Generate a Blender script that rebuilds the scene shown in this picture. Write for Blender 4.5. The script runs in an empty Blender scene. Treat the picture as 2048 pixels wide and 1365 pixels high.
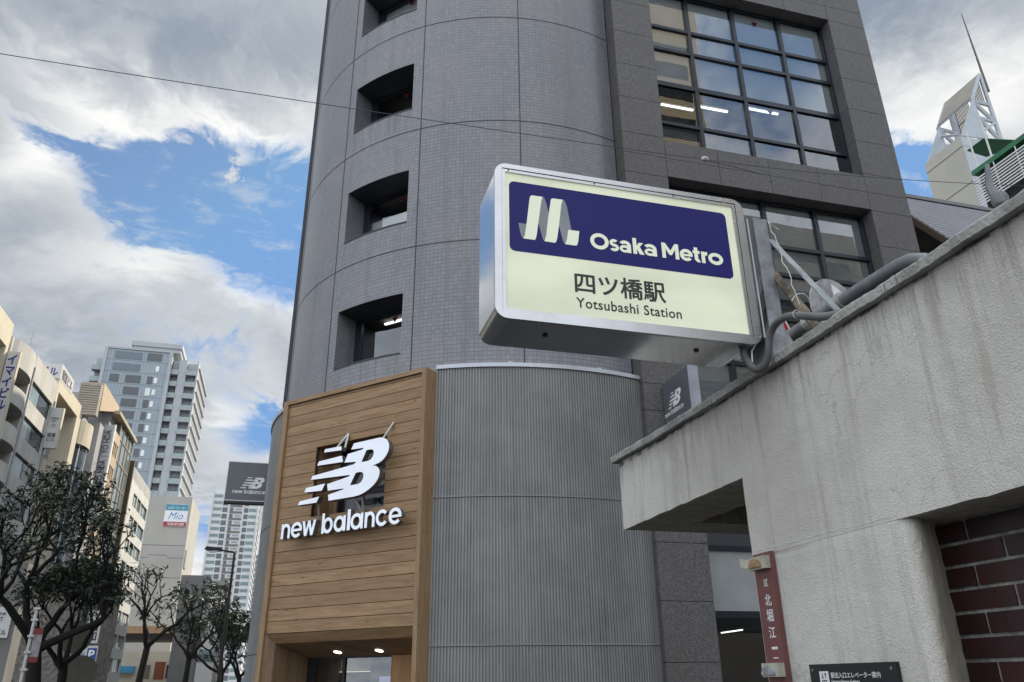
import bpy, bmesh, math, random
from math import sin, cos, pi, radians, sqrt, atan2, tan
from mathutils import Vector, Matrix
from mathutils.geometry import tessellate_polygon

scene = bpy.context.scene
COL = scene.collection
V = Vector

# ------------------------------------------------------------------ camera
PITCH, ROLL, YAW, FPX, EYE = radians(23.42), radians(-0.73), radians(15.85), 1567.5, 1.55
cam = bpy.data.cameras.new('camera'); camo = bpy.data.objects.new('camera', cam); COL.objects.link(camo)
fwd = V((sin(YAW)*cos(PITCH), cos(YAW)*cos(PITCH), sin(PITCH)))
rgt0 = V((cos(YAW), -sin(YAW), 0)); up0 = rgt0.cross(fwd)
rgt = rgt0*cos(ROLL) + up0*sin(ROLL); upv = -rgt0*sin(ROLL) + up0*cos(ROLL)
mw = Matrix.Identity(4)
for i in range(3):
    mw[i][0], mw[i][1], mw[i][2] = rgt[i], upv[i], -fwd[i]
mw[2][3] = EYE
camo.matrix_world = mw
cam.sensor_width = 36.0; cam.lens = FPX/2048*36.0; cam.clip_start = 0.05; cam.clip_end = 5000
scene.camera = camo

# ------------------------------------------------------------------ light and sky
SUN_AZ, SUN_EL = radians(43), radians(35)          # azimuth from +Y towards +X
EXPOSURE = 0.35
SKY_STRENGTH = 0.13
sun = bpy.data.lights.new('sun', 'SUN'); suno = bpy.data.objects.new('sun', sun); COL.objects.link(suno)
sun.energy = 4.8; sun.angle = radians(0.5); sun.color = (1.0, 0.90, 0.74)
sdir = V((sin(SUN_AZ)*cos(SUN_EL), cos(SUN_AZ)*cos(SUN_EL), sin(SUN_EL)))
suno.rotation_euler = sdir.to_track_quat('Z', 'Y').to_euler(); suno.location = (60, 60, 120)
vs = scene.view_settings
vs.view_transform = 'Standard'; vs.look = 'None'; vs.exposure = EXPOSURE; vs.gamma = 1.0; vs.use_curve_mapping = False
scene.render.engine = 'CYCLES'
scene.cycles.use_denoising = True
scene.cycles.max_bounces = 8; scene.cycles.transparent_max_bounces = 12
scene.cycles.sample_clamp_indirect = 6.0

class NT:
    """small helper round a node tree"""
    def __init__(self, tree): self.t = tree; self.n = tree.nodes; self.l = tree.links
    def new(self, kind, **kw):
        nd = self.n.new(kind)
        for k, v in kw.items(): setattr(nd, k, v)
        return nd
    def put(self, sock, val):
        if val is None: return
        if isinstance(val, bpy.types.NodeSocket): self.l.new(val, sock)
        else:
            if hasattr(sock.default_value, '__len__') and not hasattr(val, '__len__'): val = (val,)*3 + ((1,) if len(sock.default_value) == 4 else ())
            if hasattr(val, '__len__') and len(val) == 3 and len(sock.default_value) == 4: val = tuple(val) + (1,)
            sock.default_value = val
    def math(self, op, a, b=None, c=None, clamp=False):
        nd = self.new('ShaderNodeMath', operation=op, use_clamp=clamp)
        for i, v in enumerate((a, b, c)): self.put(nd.inputs[i], v)
        return nd.outputs[0]
    def vmath(self, op, a, b=None, s=None):
        nd = self.new('ShaderNodeVectorMath', operation=op)
        self.put(nd.inputs[0], a); self.put(nd.inputs[1], b)
        if s is not None: self.put(nd.inputs['Scale'], s)
        return nd.outputs['Value' if op in ('DOT_PRODUCT', 'LENGTH', 'DISTANCE') else 'Vector']
    def mix(self, f, a, b, blend='MIX'):
        nd = self.new('ShaderNodeMix', data_type='RGBA', blend_type=blend)
        self.put(nd.inputs[0], f); self.put(nd.inputs[6], a); self.put(nd.inputs[7], b)
        return nd.outputs[2]
    def noise(self, vec, scale, detail=4, rough=0.55, dist=0.0):
        nd = self.new('ShaderNodeTexNoise'); self.put(nd.inputs['Vector'], vec)
        nd.inputs['Scale'].default_value = scale; nd.inputs['Detail'].default_value = detail
        nd.inputs['Roughness'].default_value = rough; nd.inputs['Distortion'].default_value = dist
        return nd.outputs['Fac']
    def ramp(self, f, lo, hi, a=0.0, b=1.0, smooth=True):
        nd = self.new('ShaderNodeMapRange'); nd.interpolation_type = 'SMOOTHSTEP' if smooth else 'LINEAR'
        self.put(nd.inputs[0], f)
        for i, v in enumerate((lo, hi, a, b)): self.put(nd.inputs[i+1], v)
        return nd.outputs[0]
    def mapping(self, vec, scale=(1, 1, 1), loc=(0, 0, 0)):
        nd = self.new('ShaderNodeMapping'); self.put(nd.inputs[0], vec)
        nd.inputs['Scale'].default_value = scale; nd.inputs['Location'].default_value = loc
        return nd.outputs[0]
    def sep(self, vec):
        nd = self.new('ShaderNodeSeparateXYZ'); self.put(nd.inputs[0], vec); return nd.outputs
    def comb(self, x, y, z):
        nd = self.new('ShaderNodeCombineXYZ')
        for i, v in enumerate((x, y, z)): self.put(nd.inputs[i], v)
        return nd.outputs[0]

world = bpy.data.worlds.new('World'); scene.world = world; world.use_nodes = True
w = NT(world.node_tree); w.n.clear()
def build_world():
    out = w.new('ShaderNodeOutputWorld'); bg = w.new('ShaderNodeBackground')
    sky = w.new('ShaderNodeTexSky'); sky.sky_type = 'NISHITA'; sky.sun_disc = False
    sky.sun_elevation = SUN_EL; sky.sun_rotation = SUN_AZ; sky.air_density = 1.0; sky.dust_density = 0.6; sky.ozone_density = 1.6
    d = w.new('ShaderNodeTexCoord').outputs['Generated']
    x, y, z = w.sep(d)[0:3]
    az = w.math('MULTIPLY', w.math('ARCTAN2', x, y), 57.2958)
    el = w.math('MULTIPLY', w.math('ARCSINE', z), 57.2958)
    # cloud field on a flat layer above the city, seen in perspective
    zz = w.math('MAXIMUM', z, 0.0)
    k = w.math('ADD', zz, 0.22)
    p = w.comb(w.math('DIVIDE', x, k), w.math('DIVIDE', y, k), 0.0)
    warp = w.new('ShaderNodeTexNoise'); w.put(warp.inputs['Vector'], p); warp.inputs['Scale'].default_value = 2.2; warp.inputs['Detail'].default_value = 5
    wv = w.vmath('SUBTRACT', warp.outputs['Color'], (0.5, 0.5, 0.5))
    pw = w.vmath('ADD', p, w.vmath('SCALE', wv, None, 0.35))
    n1 = w.noise(pw, 3.0, 9, 0.56, 0.0)
    n2 = w.noise(w.mapping(pw, (1, 1, 1), (7.3, 2.1, 0)), 8.0, 8, 0.6)
    n3 = w.noise(w.mapping(pw, (1, 1, 1), (3.3, 9.1, 0)), 1.7, 5, 0.5)
    n4 = w.noise(w.mapping(pw, (1, 1, 1), (1.7, 5.5, 0)), 21.0, 7, 0.62)
    azw = w.math('ADD', az, w.math('ADD', w.math('MULTIPLY', w.math('SUBTRACT', n1, 0.5), 7.0), w.math('MULTIPLY', w.math('SUBTRACT', n4, 0.5), 4.0)))
    elw = w.math('ADD', el, w.math('ADD', w.math('MULTIPLY', w.math('SUBTRACT', n2, 0.5), 6.0), w.math('MULTIPLY', w.math('SUBTRACT', n4, 0.5), 3.0)))
    def blob(a0, e0, sa, se, rot=0.0):
        da = w.math('SUBTRACT', azw, a0); de = w.math('SUBTRACT', elw, e0)
        c, s = cos(radians(rot)), sin(radians(rot))
        u = w.math('ADD', w.math('MULTIPLY', da, c/sa), w.math('MULTIPLY', de, s/sa))
        v = w.math('ADD', w.math('MULTIPLY', da, -s/se), w.math('MULTIPLY', de, c/se))
        q = w.math('ADD', w.math('MULTIPLY', u, u), w.math('MULTIPLY', v, v))
        return w.math('POWER', 2.71828, w.math('MULTIPLY', q, -1.0))
    def total(lst):
        acc = None
        for wgt, b in lst:
            t = w.math('MULTIPLY', blob(*b), wgt)
            acc = t if acc is None else w.math('ADD', acc, t)
        return acc
    gap = total(GAPS)
    dens = w.math('ADD', w.math('ADD', w.math('MULTIPLY', n1, 0.60), w.math('MULTIPLY', n2, 0.40)), w.math('ADD', w.math('MULTIPLY', n4, 0.25), 0.10))
    dens = w.math('SUBTRACT', dens, gap)
    cover = w.ramp(dens, 0.36, 0.64)
    wisp = w.math('MULTIPLY', w.ramp(w.math('ADD', w.math('MULTIPLY', n4, 0.6), w.math('MULTIPLY', n2, 0.4)), 0.50, 0.66), 0.40)
    cover = w.math('MAXIMUM', cover, wisp)
    lit = total(BRIGHT)
    shade = w.math('ADD', w.math('ADD', w.math('MULTIPLY', n3, 0.35), w.math('MULTIPLY', n2, 0.40)), -0.20)
    # cloud edges (thin) are whiter than their thick grey middles
    edge = w.math('SUBTRACT', 1.0, w.ramp(dens, 0.50, 0.85))
    bright = w.math('ADD', w.math('ADD', shade, w.math('MULTIPLY', edge, 0.42)), lit, None, True)
    ccol = w.mix(bright, (0.225, 0.268, 0.330), (0.78, 0.785, 0.77))
    blue = w.mix(1.0, w.vmath('SCALE', sky.outputs[0], None, SKY_STRENGTH), (0.78, 0.86, 0.90), 'MULTIPLY')
    blue = w.vmath('MINIMUM', blue, (0.165, 0.315, 0.585))
    col = w.mix(cover, blue, ccol)
    # the unseen half of the sky, overhead and behind, is brightened as added fill light
    back = w.math('ADD', w.math('MULTIPLY', x, -sin(YAW)), w.math('MULTIPLY', y, -cos(YAW)))
    hi = w.math('MAXIMUM', w.ramp(back, -0.25, 0.35), w.ramp(el, 52, 66))
    gain = w.ramp(hi, 0.0, 1.0, 1.0, BACK_GAIN, False)
    col = w.vmath('SCALE', col, None, gain)
    # below the horizon: dull ground tone
    col = w.mix(w.ramp(z, -0.06, 0.0), (0.10, 0.10, 0.11), col)
    w.put(bg.inputs[0], col); bg.inputs[1].default_value = 1.0
    w.l.new(bg.outputs[0], out.inputs[0])
BACK_GAIN = 2.9
# (weight, (azimuth, elevation, width, height, tilt)) in degrees
GAPS = [(0.80, (-9.5, 31.3, 7.0, 3.1, -8)), (0.72, (-3.0, 31.0, 4.4, 4.5, 0)), (0.30, (-19.5, 32.9, 4.5, 0.9, -12)), (0.34, (-13.5, 29.6, 2.6, 2.2, 0)),
        (-0.30, (-7.1, 34.1, 1.3, 0.8, 0)), (-0.26, (-5.1, 30.7, 1.0, 1.4, 0)), (-0.22, (-14.3, 28.9, 0.9, 0.7, 0)),
        (0.34, (-2.5, 16.5, 3.4, 3.0, 0)), (0.22, (-7.0, 21.0, 5.0, 2.0, 10)), (0.26, (-5.2, 9.5, 2.5, 2.5, 0)),
        (0.80, (46.6, 29.6, 3.0, 2.6, 0)), (0.30, (60.0, 25.0, 9, 6, 0)), (0.36, (143.0, 44.0, 18.0, 12.0, 0))]
BRIGHT = [(0.62, (-17.5, 35.6, 5.5, 1.3, -8)), (0.55, (-8.0, 36.2, 7.0, 1.3, -6)), (0.62, (-20.5, 31.0, 3.6, 1.7, 38)), (0.42, (-13.0, 26.4, 5.5, 1.3, 14)), (0.42, (-4.2, 26.3, 3.6, 1.3, -15)),
          (0.55, (50.0, 35.0, 9.0, 3.0, 0)), (0.25, (-2.5, 38.5, 5, 2.0, 0)), (0.35, (-5.2, 17.2, 2.0, 0.8, 20)), (0.40, (-5.0, 7.5, 4.0, 2.0, 0)),
          (-0.22, (-13.0, 20.0, 9.0, 3.6, 0)), (-0.16, (-12.0, 42.5, 16.0, 3.5, 0)), (-0.25, (50.0, 42.5, 10, 3.2, 0))]
build_world()

# ------------------------------------------------------------------ materials
MATS = {}
def principled(name):
    m = bpy.data.materials.new(name); m.use_nodes = True; t = NT(m.node_tree)
    b = t.n['Principled BSDF']; return m, t, b
def plain(name, col, rough=0.7, metal=0.0, var=0.12, scale=1.5, bump=0.0, bscale=40.0, spec=0.5, emit=None, estr=1.0, streak=0.0):
    """a base colour with broad patchy wear, optional rain streaks and fine bump"""
    if name in MATS: return MATS[name]
    m, t, b = principled(name)
    oc = t.new('ShaderNodeTexCoord').outputs['Object']
    f = t.noise(oc, scale, 6, 0.6)
    c = t.mix(t.ramp(f, 0.3, 0.7), tuple(v*(1-var) for v in col), tuple(min(1, v*(1+var)) for v in col))
    if streak:
        s = t.noise(t.mapping(oc, (2.3, 2.3, 0.12)), 1.3, 5, 0.65)
        c = t.mix(t.ramp(s, 0.5, 0.72, 0.0, streak), c, tuple(v*0.45 for v in col))
    t.put(b.inputs['Base Color'], c)
    t.put(b.inputs['Roughness'], t.ramp(f, 0.2, 0.8, max(0.02, rough-0.08), min(1, rough+0.08)))
    b.inputs['Metallic'].default_value = metal; b.inputs['Specular IOR Level'].default_value = spec
    if bump:
        bp = t.new('ShaderNodeBump'); bp.inputs['Strength'].default_value = bump; bp.inputs['Distance'].default_value = 0.01
        t.put(bp.inputs['Height'], t.noise(oc, bscale, 5, 0.6)); t.l.new(bp.outputs[0], b.inputs['Normal'])
    if emit:
        b.inputs['Emission Color'].default_value = tuple(emit)+(1,); b.inputs['Emission Strength'].default_value = estr
    MATS[name] = m; return m

def glass_mat(name, tint, gain=1.5, base=0.05, rough=0.0):
    m = bpy.data.materials.new(name); m.use_nodes = True; t = NT(m.node_tree); t.n.clear()
    out = t.new('ShaderNodeOutputMaterial'); tr = t.new('ShaderNodeBsdfTransparent'); tr.inputs[0].default_value = tuple(tint)+(1,)
    gl = t.new('ShaderNodeBsdfGlossy'); gl.inputs['Roughness'].default_value = rough; gl.inputs['Color'].default_value = (0.95, 0.97, 1, 1)
    geo = t.new('ShaderNodeNewGeometry')
    bp = t.new('ShaderNodeBump'); bp.inputs['Strength'].default_value = 0.06; bp.inputs['Distance'].default_value = 0.02
    t.put(bp.inputs['Height'], t.noise(geo.outputs['Position'], 0.7, 2, 0.5)); t.l.new(bp.outputs[0], gl.inputs['Normal'])
    fr = t.new('ShaderNodeFresnel'); fr.inputs['IOR'].default_value = 1.5
    f = t.math('ADD', t.math('MULTIPLY', fr.outputs[0], gain), base, None, True)
    mx = t.new('ShaderNodeMixShader'); t.put(mx.inputs[0], f)
    t.l.new(tr.outputs[0], mx.inputs[1]); t.l.new(gl.outputs[0], mx.inputs[2]); t.l.new(mx.outputs[0], out.inputs[0])
    return m

def tile_mat():
    m, t, b = principled('grey_mosaic_tile')
    uv = t.new('ShaderNodeUVMap').outputs[0]
    br = t.new('ShaderNodeTexBrick'); br.offset = 0.0; br.squash = 1.0
    t.put(br.inputs['Vector'], uv); br.inputs['Scale'].default_value = 1.0
    br.inputs['Brick Width'].default_value = 0.1; br.inputs['Row Height'].default_value = 0.1; br.inputs['Mortar Size'].default_value = 0.006
    br.inputs['Mortar Smooth'].default_value = 0.2; br.inputs['Bias'].default_value = 0.0
    br.inputs['Color1'].default_value = (0.200, 0.204, 0.226, 1); br.inputs['Color2'].default_value = (0.240, 0.244, 0.268, 1); br.inputs['Mortar'].default_value = (0.140, 0.140, 0.152, 1)
    # the wider bed joints
    vz = t.math('FRACT', t.math('MULTIPLY', t.sep(uv)[1], 10.0))
    bed = t.math('LESS_THAN', vz, 0.13)
    c = t.mix(t.math('MULTIPLY', bed, 0.55), br.outputs['Color'], (0.07, 0.07, 0.08))
    patch = t.noise(uv, 0.5, 5, 0.6)
    c = t.mix(t.ramp(patch, 0.35, 0.7, 0.0, 0.28), c, (0.30, 0.26, 0.25))
    st = t.noise(t.mapping(uv, (3.0, 0.15, 1)), 1.0, 4, 0.6)
    c = t.mix(t.ramp(st, 0.48, 0.72, 0.0, 0.38), c, (0.11, 0.11, 0.115))
    wn = t.new('ShaderNodeTexWhiteNoise'); wn.noise_dimensions = '2D'; t.put(wn.inputs['Vector'], t.vmath('FLOOR', t.vmath('SCALE', uv, None, 10.0)))
    c = t.mix(t.math('MULTIPLY', wn.outputs['Value'], 0.34), c, (0.135, 0.135, 0.148))
    # drips that start under the window sills
    fz = t.math('MULTIPLY', t.math('FRACT', t.math('DIVIDE', t.math('SUBTRACT', t.sep(uv)[1], 8.42), 3.493)), 3.493)
    um = t.math('MULTIPLY', t.ramp(t.sep(uv)[0], -5.95, -5.80), t.ramp(t.sep(uv)[0], -3.95, -3.80, 1.0, 0.0))
    dn = t.ramp(t.noise(t.mapping(uv, (9.0, 0.35, 1), (3, 1, 0)), 1.0, 7, 0.7), 0.46, 0.66)
    c = t.mix(t.math('MULTIPLY', t.math('MULTIPLY', um, dn), t.ramp(fz, 2.2, 3.45, 0.0, 0.55)), c, (0.075, 0.074, 0.075))
    t.put(b.inputs['Base Color'], c); b.inputs['Roughness'].default_value = 0.34; b.inputs['Specular IOR Level'].default_value = 0.55
    bp = t.new('ShaderNodeBump'); bp.inputs['Strength'].default_value = 0.35; bp.inputs['Distance'].default_value = 0.004; bp.invert = True
    t.put(bp.inputs['Height'], br.outputs['Fac']); t.l.new(bp.outputs[0], b.inputs['Normal'])
    return m

def granite_mat(name='dark_granite', lo=(0.060, 0.058, 0.060), hi=(0.165, 0.155, 0.152)):
    m, t, b = principled(name)
    oc = t.new('ShaderNodeTexCoord').outputs['Object']
    v = t.new('ShaderNodeTexVoronoi'); v.inputs['Scale'].default_value = 55.0; t.put(v.inputs['Vector'], oc)
    f = t.math('MULTIPLY', t.sep(v.outputs['Color'])[0], 0.55)
    f = t.math('ADD', f, t.math('MULTIPLY', t.noise(oc, 34, 6, 0.75), 0.6))
    c = t.mix(t.ramp(f, 0.3, 0.95), lo, hi)
    big = t.noise(oc, 0.45, 4, 0.6)
    c = t.mix(t.ramp(big, 0.35, 0.7, 0.0, 0.35), c, (0.085, 0.072, 0.066))
    t.put(b.inputs['Base Color'], c); b.inputs['Roughness'].default_value = 0.5
    bp = t.new('ShaderNodeBump'); bp.inputs['Strength'].default_value = 0.5; bp.inputs['Distance'].default_value = 0.01
    t.put(bp.inputs['Height'], t.noise(oc, 30, 5, 0.7)); t.l.new(bp.outputs[0], b.inputs['Normal'])
    return m

def stucco_mat():
    m, t, b = principled('weathered_stucco')
    oc = t.new('ShaderNodeTexCoord').outputs['Object']
    big = t.noise(oc, 1.6, 7, 0.62)
    c = t.mix(t.ramp(big, 0.3, 0.7), (0.60, 0.57, 0.515), (0.74, 0.71, 0.655))
    # rain streaks run down the wall
    st = t.noise(t.mapping(oc, (4.5, 4.5, 0.22)), 1.5, 9, 0.72)
    c = t.mix(t.ramp(st, 0.49, 0.66, 0.0, 0.22), c, (0.30, 0.285, 0.235))
    st2 = t.noise(t.mapping(oc, (7.0, 7.0, 0.5), (5, 3, 0)), 1.4, 8, 0.7)
    c = t.mix(t.ramp(st2, 0.54, 0.66, 0.0, 0.34), c, (0.33, 0.28, 0.20))
    spk = t.noise(oc, 170, 4, 0.75)
    c = t.mix(t.ramp(spk, 0.50, 0.74, 0.0, 0.7), c, (0.25, 0.245, 0.235))
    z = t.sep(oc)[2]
    # grime under the coping line, irregular, plus a painted gap shadow
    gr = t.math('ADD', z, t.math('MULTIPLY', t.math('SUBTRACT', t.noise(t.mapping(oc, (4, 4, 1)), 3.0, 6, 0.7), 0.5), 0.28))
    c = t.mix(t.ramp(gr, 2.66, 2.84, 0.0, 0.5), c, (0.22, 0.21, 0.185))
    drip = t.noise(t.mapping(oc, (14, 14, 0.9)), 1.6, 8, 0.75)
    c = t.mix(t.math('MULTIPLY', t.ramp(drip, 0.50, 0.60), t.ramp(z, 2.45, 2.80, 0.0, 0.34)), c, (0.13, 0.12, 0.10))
    c = t.mix(t.math('MULTIPLY', t.ramp(t.noise(t.mapping(oc, (9, 9, 9)), 2.0, 6, 0.7), 0.42, 0.58), t.ramp(z, 2.786, 2.800, 0.0, 0.9)), c, (0.03, 0.03, 0.026))  # patchy black line: dirt and the painted shadow of the gap under the coping
    # a few wandering hairline cracks
    wv_ = t.new('ShaderNodeTexNoise'); t.put(wv_.inputs['Vector'], oc); wv_.inputs['Scale'].default_value = 3.5; wv_.inputs['Detail'].default_value = 6
    pc = t.vmath('ADD', t.mapping(oc, (1, 0.55, 1.5)), t.vmath('SCALE', wv_.outputs['Color'], None, 0.38))
    ve = t.new('ShaderNodeTexVoronoi'); ve.feature = 'DISTANCE_TO_EDGE'; ve.inputs['Scale'].default_value = 1.35; t.put(ve.inputs['Vector'], pc)
    ck = t.math('MULTIPLY', t.ramp(ve.outputs['Distance'], 0.001, 0.0045, 1.0, 0.0), t.ramp(t.noise(oc, 1.9, 3, 0.5), 0.46, 0.56))
    c = t.mix(t.math('MULTIPLY', ck, 0.30), c, (0.20, 0.19, 0.17))
    # ochre run-off on the rounded return of the niche
    xo = t.sep(oc)[0]
    oc_n = t.noise(t.mapping(oc, (10, 10, 2.0)), 2.0, 7, 0.7)
    c = t.mix(t.math('MULTIPLY', t.ramp(xo, -0.196, -0.15), t.ramp(oc_n, 0.35, 0.6, 0.15, 0.75)), c, (0.42, 0.36, 0.24))
    t.put(b.inputs['Base Color'], c); b.inputs['Roughness'].default_value = 0.9; b.inputs['Specular IOR Level'].default_value = 0.2
    h = t.math('ADD', t.math('MULTIPLY', t.noise(oc, 150, 3, 0.65), 0.9), t.math('MULTIPLY', t.noise(oc, 13, 6, 0.7), 1.3))
    bp = t.new('ShaderNodeBump'); bp.inputs['Strength'].default_value = 0.72; bp.inputs['Distance'].default_value = 0.011
    t.put(bp.inputs['Height'], h); t.l.new(bp.outputs[0], b.inputs['Normal'])
    return m

def wood_mat(name, a, bcol, horizontal=True, pitch=0.241, z0=2.52):
    m, t, b = principled(name)
    uv = t.new('ShaderNodeUVMap').outputs[0]
    u, v = t.sep(uv)[0:2]
    if not horizontal: u, v = v, u
    row = t.math('FLOOR', t.math('DIVIDE', t.math('SUBTRACT', v, z0), pitch))
    rr = t.new('ShaderNodeTexWhiteNoise'); rr.noise_dimensions = '1D'; t.put(rr.inputs['W'], row)
    p = t.comb(t.math('ADD', u, t.math('MULTIPLY', rr.outputs['Value'], 37.0)), v, row)
    g = t.noise(t.mapping(p, (0.7, 9.0, 1)), 1.6, 7, 0.62, 0.6)
    fine = t.noise(t.mapping(p, (3.0, 90.0, 1)), 1.0, 4, 0.6)
    f = t.math('ADD', t.math('MULTIPLY', g, 0.75), t.math('MULTIPLY', fine, 0.25))
    c = t.mix(t.ramp(f, 0.33, 0.67), a, bcol)
    c = t.mix(t.math('MULTIPLY', rr.outputs['Value'], 0.40), c, tuple(x*0.72 for x in a))
    # knots
    vo = t.new('ShaderNodeTexVoronoi'); vo.inputs['Scale'].default_value = 1.0; t.put(vo.inputs['Vector'], t.mapping(p, (1.7, 6.5, 1)))
    kn = t.ramp(vo.outputs['Distance'], 0.03, 0.16, 1.0, 0.0)
    c = t.mix(t.math('MULTIPLY', kn, 0.75), c, tuple(x*0.33 for x in a))
    t.put(b.inputs['Base Color'], c); b.inputs['Roughness'].default_value = 0.55; b.inputs['Specular IOR Level'].default_value = 0.35
    bp = t.new('ShaderNodeBump'); bp.inputs['Strength'].default_value = 0.2; bp.inputs['Distance'].default_value = 0.003
    t.put(bp.inputs['Height'], f); t.l.new(bp.outputs[0], b.inputs['Normal'])
    return m

def clad_mat():
    m, t, b = principled('grey_corrugated_steel')
    uv = t.new('ShaderNodeUVMap').outputs[0]
    cl = t.noise(uv, 0.9, 6, 0.62)
    c = t.mix(t.ramp(cl, 0.34, 0.66), (0.205, 0.203, 0.20), (0.252, 0.25, 0.246))
    st = t.noise(t.mapping(uv, (9, 0.35, 1)), 1.0, 7, 0.68)
    c = t.mix(t.ramp(st, 0.50, 0.68, 0.0, 0.45), c, (0.32, 0.32, 0.318))
    sd = t.noise(t.mapping(uv, (7, 0.25, 1), (4, 9, 0)), 1.0, 7, 0.68)
    c = t.mix(t.ramp(sd, 0.52, 0.70, 0.0, 0.45), c, (0.125, 0.123, 0.12))
    t.put(b.inputs['Base Color'], c); b.inputs['Roughness'].default_value = 0.5; b.inputs['Metallic'].default_value = 0.15
    return m

def brushed(name, col, rough, aniso_axis='z'):
    m, t, b = principled(name)
    oc = t.new('ShaderNodeTexCoord').outputs['Object']
    sc = (60, 60, 0.8) if aniso_axis == 'z' else (0.8, 60, 60)
    g = t.noise(t.mapping(oc, sc), 2.0, 3, 0.5)
    sm = t.noise(oc, 5.0, 5, 0.65)
    t.put(b.inputs['Base Color'], t.mix(t.ramp(sm, 0.35, 0.75), col, tuple(x*0.92 for x in col)))
    b.inputs['Metallic'].default_value = 1.0
    t.put(b.inputs['Roughness'], t.math('ADD', t.math('MULTIPLY', g, 0.07), t.ramp(sm, 0.3, 0.8, rough-0.02, rough+0.04)))
    return m

def leaf_mat(name, a, bcol):
    m, t, b = principled(name)
    gi = t.new('ShaderNodeNewGeometry')
    c = t.mix(gi.outputs['Random Per Island'], a, bcol)
    t.put(b.inputs['Base Color'], c); b.inputs['Roughness'].default_value = 0.5
    return m

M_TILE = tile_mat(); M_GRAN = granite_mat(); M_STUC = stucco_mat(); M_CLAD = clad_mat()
M_PLANK = wood_mat('oak_planks', (0.245, 0.143, 0.070), (0.395, 0.258, 0.142))
M_POST = wood_mat('oak_trim', (0.25, 0.152, 0.078), (0.365, 0.243, 0.135), False, 0.4, 0.0)
M_JAMB = wood_mat('oak_boards_upright', (0.20, 0.125, 0.07), (0.30, 0.20, 0.125), False, 0.2, 0.0)
M_SLAT = wood_mat('warm_brown_slats', (0.26, 0.135, 0.05), (0.38, 0.21, 0.085), False, 0.09, 0.0)
M_JOINT = plain('black_joint_sealant', (0.012, 0.013, 0.016), 0.6)
M_NAVY = plain('navy_aluminium', (0.012, 0.017, 0.026), 0.35, 0.0, 0.1)
M_BLACK = plain('black_paint', (0.012, 0.012, 0.013), 0.5)
M_ALU = brushed('brushed_aluminium', (0.56, 0.56, 0.57), 0.09)
M_ALUX = brushed('brushed_aluminium_dull', (0.46, 0.46, 0.47), 0.22, 'x')
M_CAP = plain('pale_metal_flashing', (0.50, 0.52, 0.56), 0.4, 0.3, 0.08)
M_GLASS = glass_mat('window_glass', (0.72, 0.76, 0.78), 1.5, 0.07)
M_GLASSB = glass_mat('bluish_glass', (0.35, 0.42, 0.45), 1.5, 0.25)
M_DARKGL = plain('dark_window_glass', (0.03, 0.037, 0.043), 0.08, 0, 0.2, 0.6, spec=0.9)
M_CYANGL = plain('pale_green_glass', (0.20, 0.28, 0.29), 0.10, 0, 0.25, 0.5, spec=1.0)
M_BLIND = plain('white_blind', (0.74, 0.74, 0.72), 0.8, 0, 0.04)
M_ROOM = plain('dim_room_plaster', (0.16, 0.155, 0.15), 0.9, 0, 0.1)
M_ROOMD = plain('dark_room_plaster', (0.05, 0.05, 0.052), 0.9, 0, 0.1)
M_TUBE = plain('fluorescent_tube', (0.9, 0.9, 0.9), 0.5, emit=(1.0, 1.0, 0.93), estr=2.2)
M_FIX = plain('white_fitting', (0.6, 0.6, 0.58), 0.5)
M_RED = plain('red_vinyl', (0.36, 0.012, 0.02), 0.5)
M_LED = plain('white_letter_acrylic', (0.50, 0.53, 0.60), 0.4, emit=(0.86, 0.91, 1.0), estr=0.32)
M_RETURN = plain('grey_letter_return', (0.16, 0.15, 0.145), 0.45, 0.4)
M_ROD = plain('galvanised_rod', (0.50, 0.49, 0.46), 0.4, 0.5)
M_SIGNG = plain('charcoal_sign_sheet', (0.098, 0.103, 0.114), 0.35, 0, 0.1)
M_SIGNE = plain('blue_grey_sign_edge', (0.36, 0.38, 0.43), 0.4, 0.2)
M_WHITE = plain('white_paint', (0.78, 0.78, 0.77), 0.5, 0, 0.05)
M_PANEL = plain('cream_light_panel', (0.59, 0.61, 0.47), 0.35, 0, 0.035, 2.5, spec=0.25, emit=(0.84, 0.88, 0.66), estr=0.22)
M_INDIGO = plain('indigo_vinyl', (0.012, 0.012, 0.085), 0.35, 0, 0.05, spec=0.15, emit=(0.02, 0.02, 0.16), estr=0.22)
_t = NT(M_PANEL.node_tree); _b = _t.n['Principled BSDF']
_oc = _t.new('ShaderNodeTexCoord').outputs['Object']
# tubes behind the sheet light it a little unevenly
_t.put(_b.inputs['Emission Strength'], _t.ramp(_t.noise(_t.mapping(_oc, (1.2, 1, 3.2)), 1.7, 2, 0.4), 0.3, 0.7, 0.19, 0.29))
M_LOGOL = plain('cream_logo_vinyl', (0.62, 0.66, 0.52), 0.3, 0, 0.03, emit=(0.80, 0.88, 0.66), estr=0.22)
M_LOGOD = plain('grey_logo_vinyl', (0.20, 0.215, 0.235), 0.35, 0, 0.15, 6.0, spec=0.2, emit=(0.5, 0.52, 0.55), estr=0.07)
M_INK = plain('black_ink', (0.008, 0.012, 0.010), 0.4)
M_GREYP = plain('worn_grey_paint', (0.27, 0.285, 0.30), 0.5, 0.2, 0.35, 9.0, 0.3, 60)
M_RUBBER = plain('grey_cable_sheath', (0.115, 0.115, 0.118), 0.55, 0, 0.25, 10.0)
M_PIPE = plain('grey_pvc_conduit', (0.165, 0.175, 0.185), 0.4, 0, 0.2, 8.0)
M_RUST = plain('lichen_rusty_timber', (0.16, 0.13, 0.095), 0.9, 0, 0.6, 12.0, 0.8, 50)
M_WIRE = plain('pale_tie_wire', (0.55, 0.55, 0.52), 0.5)
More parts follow.
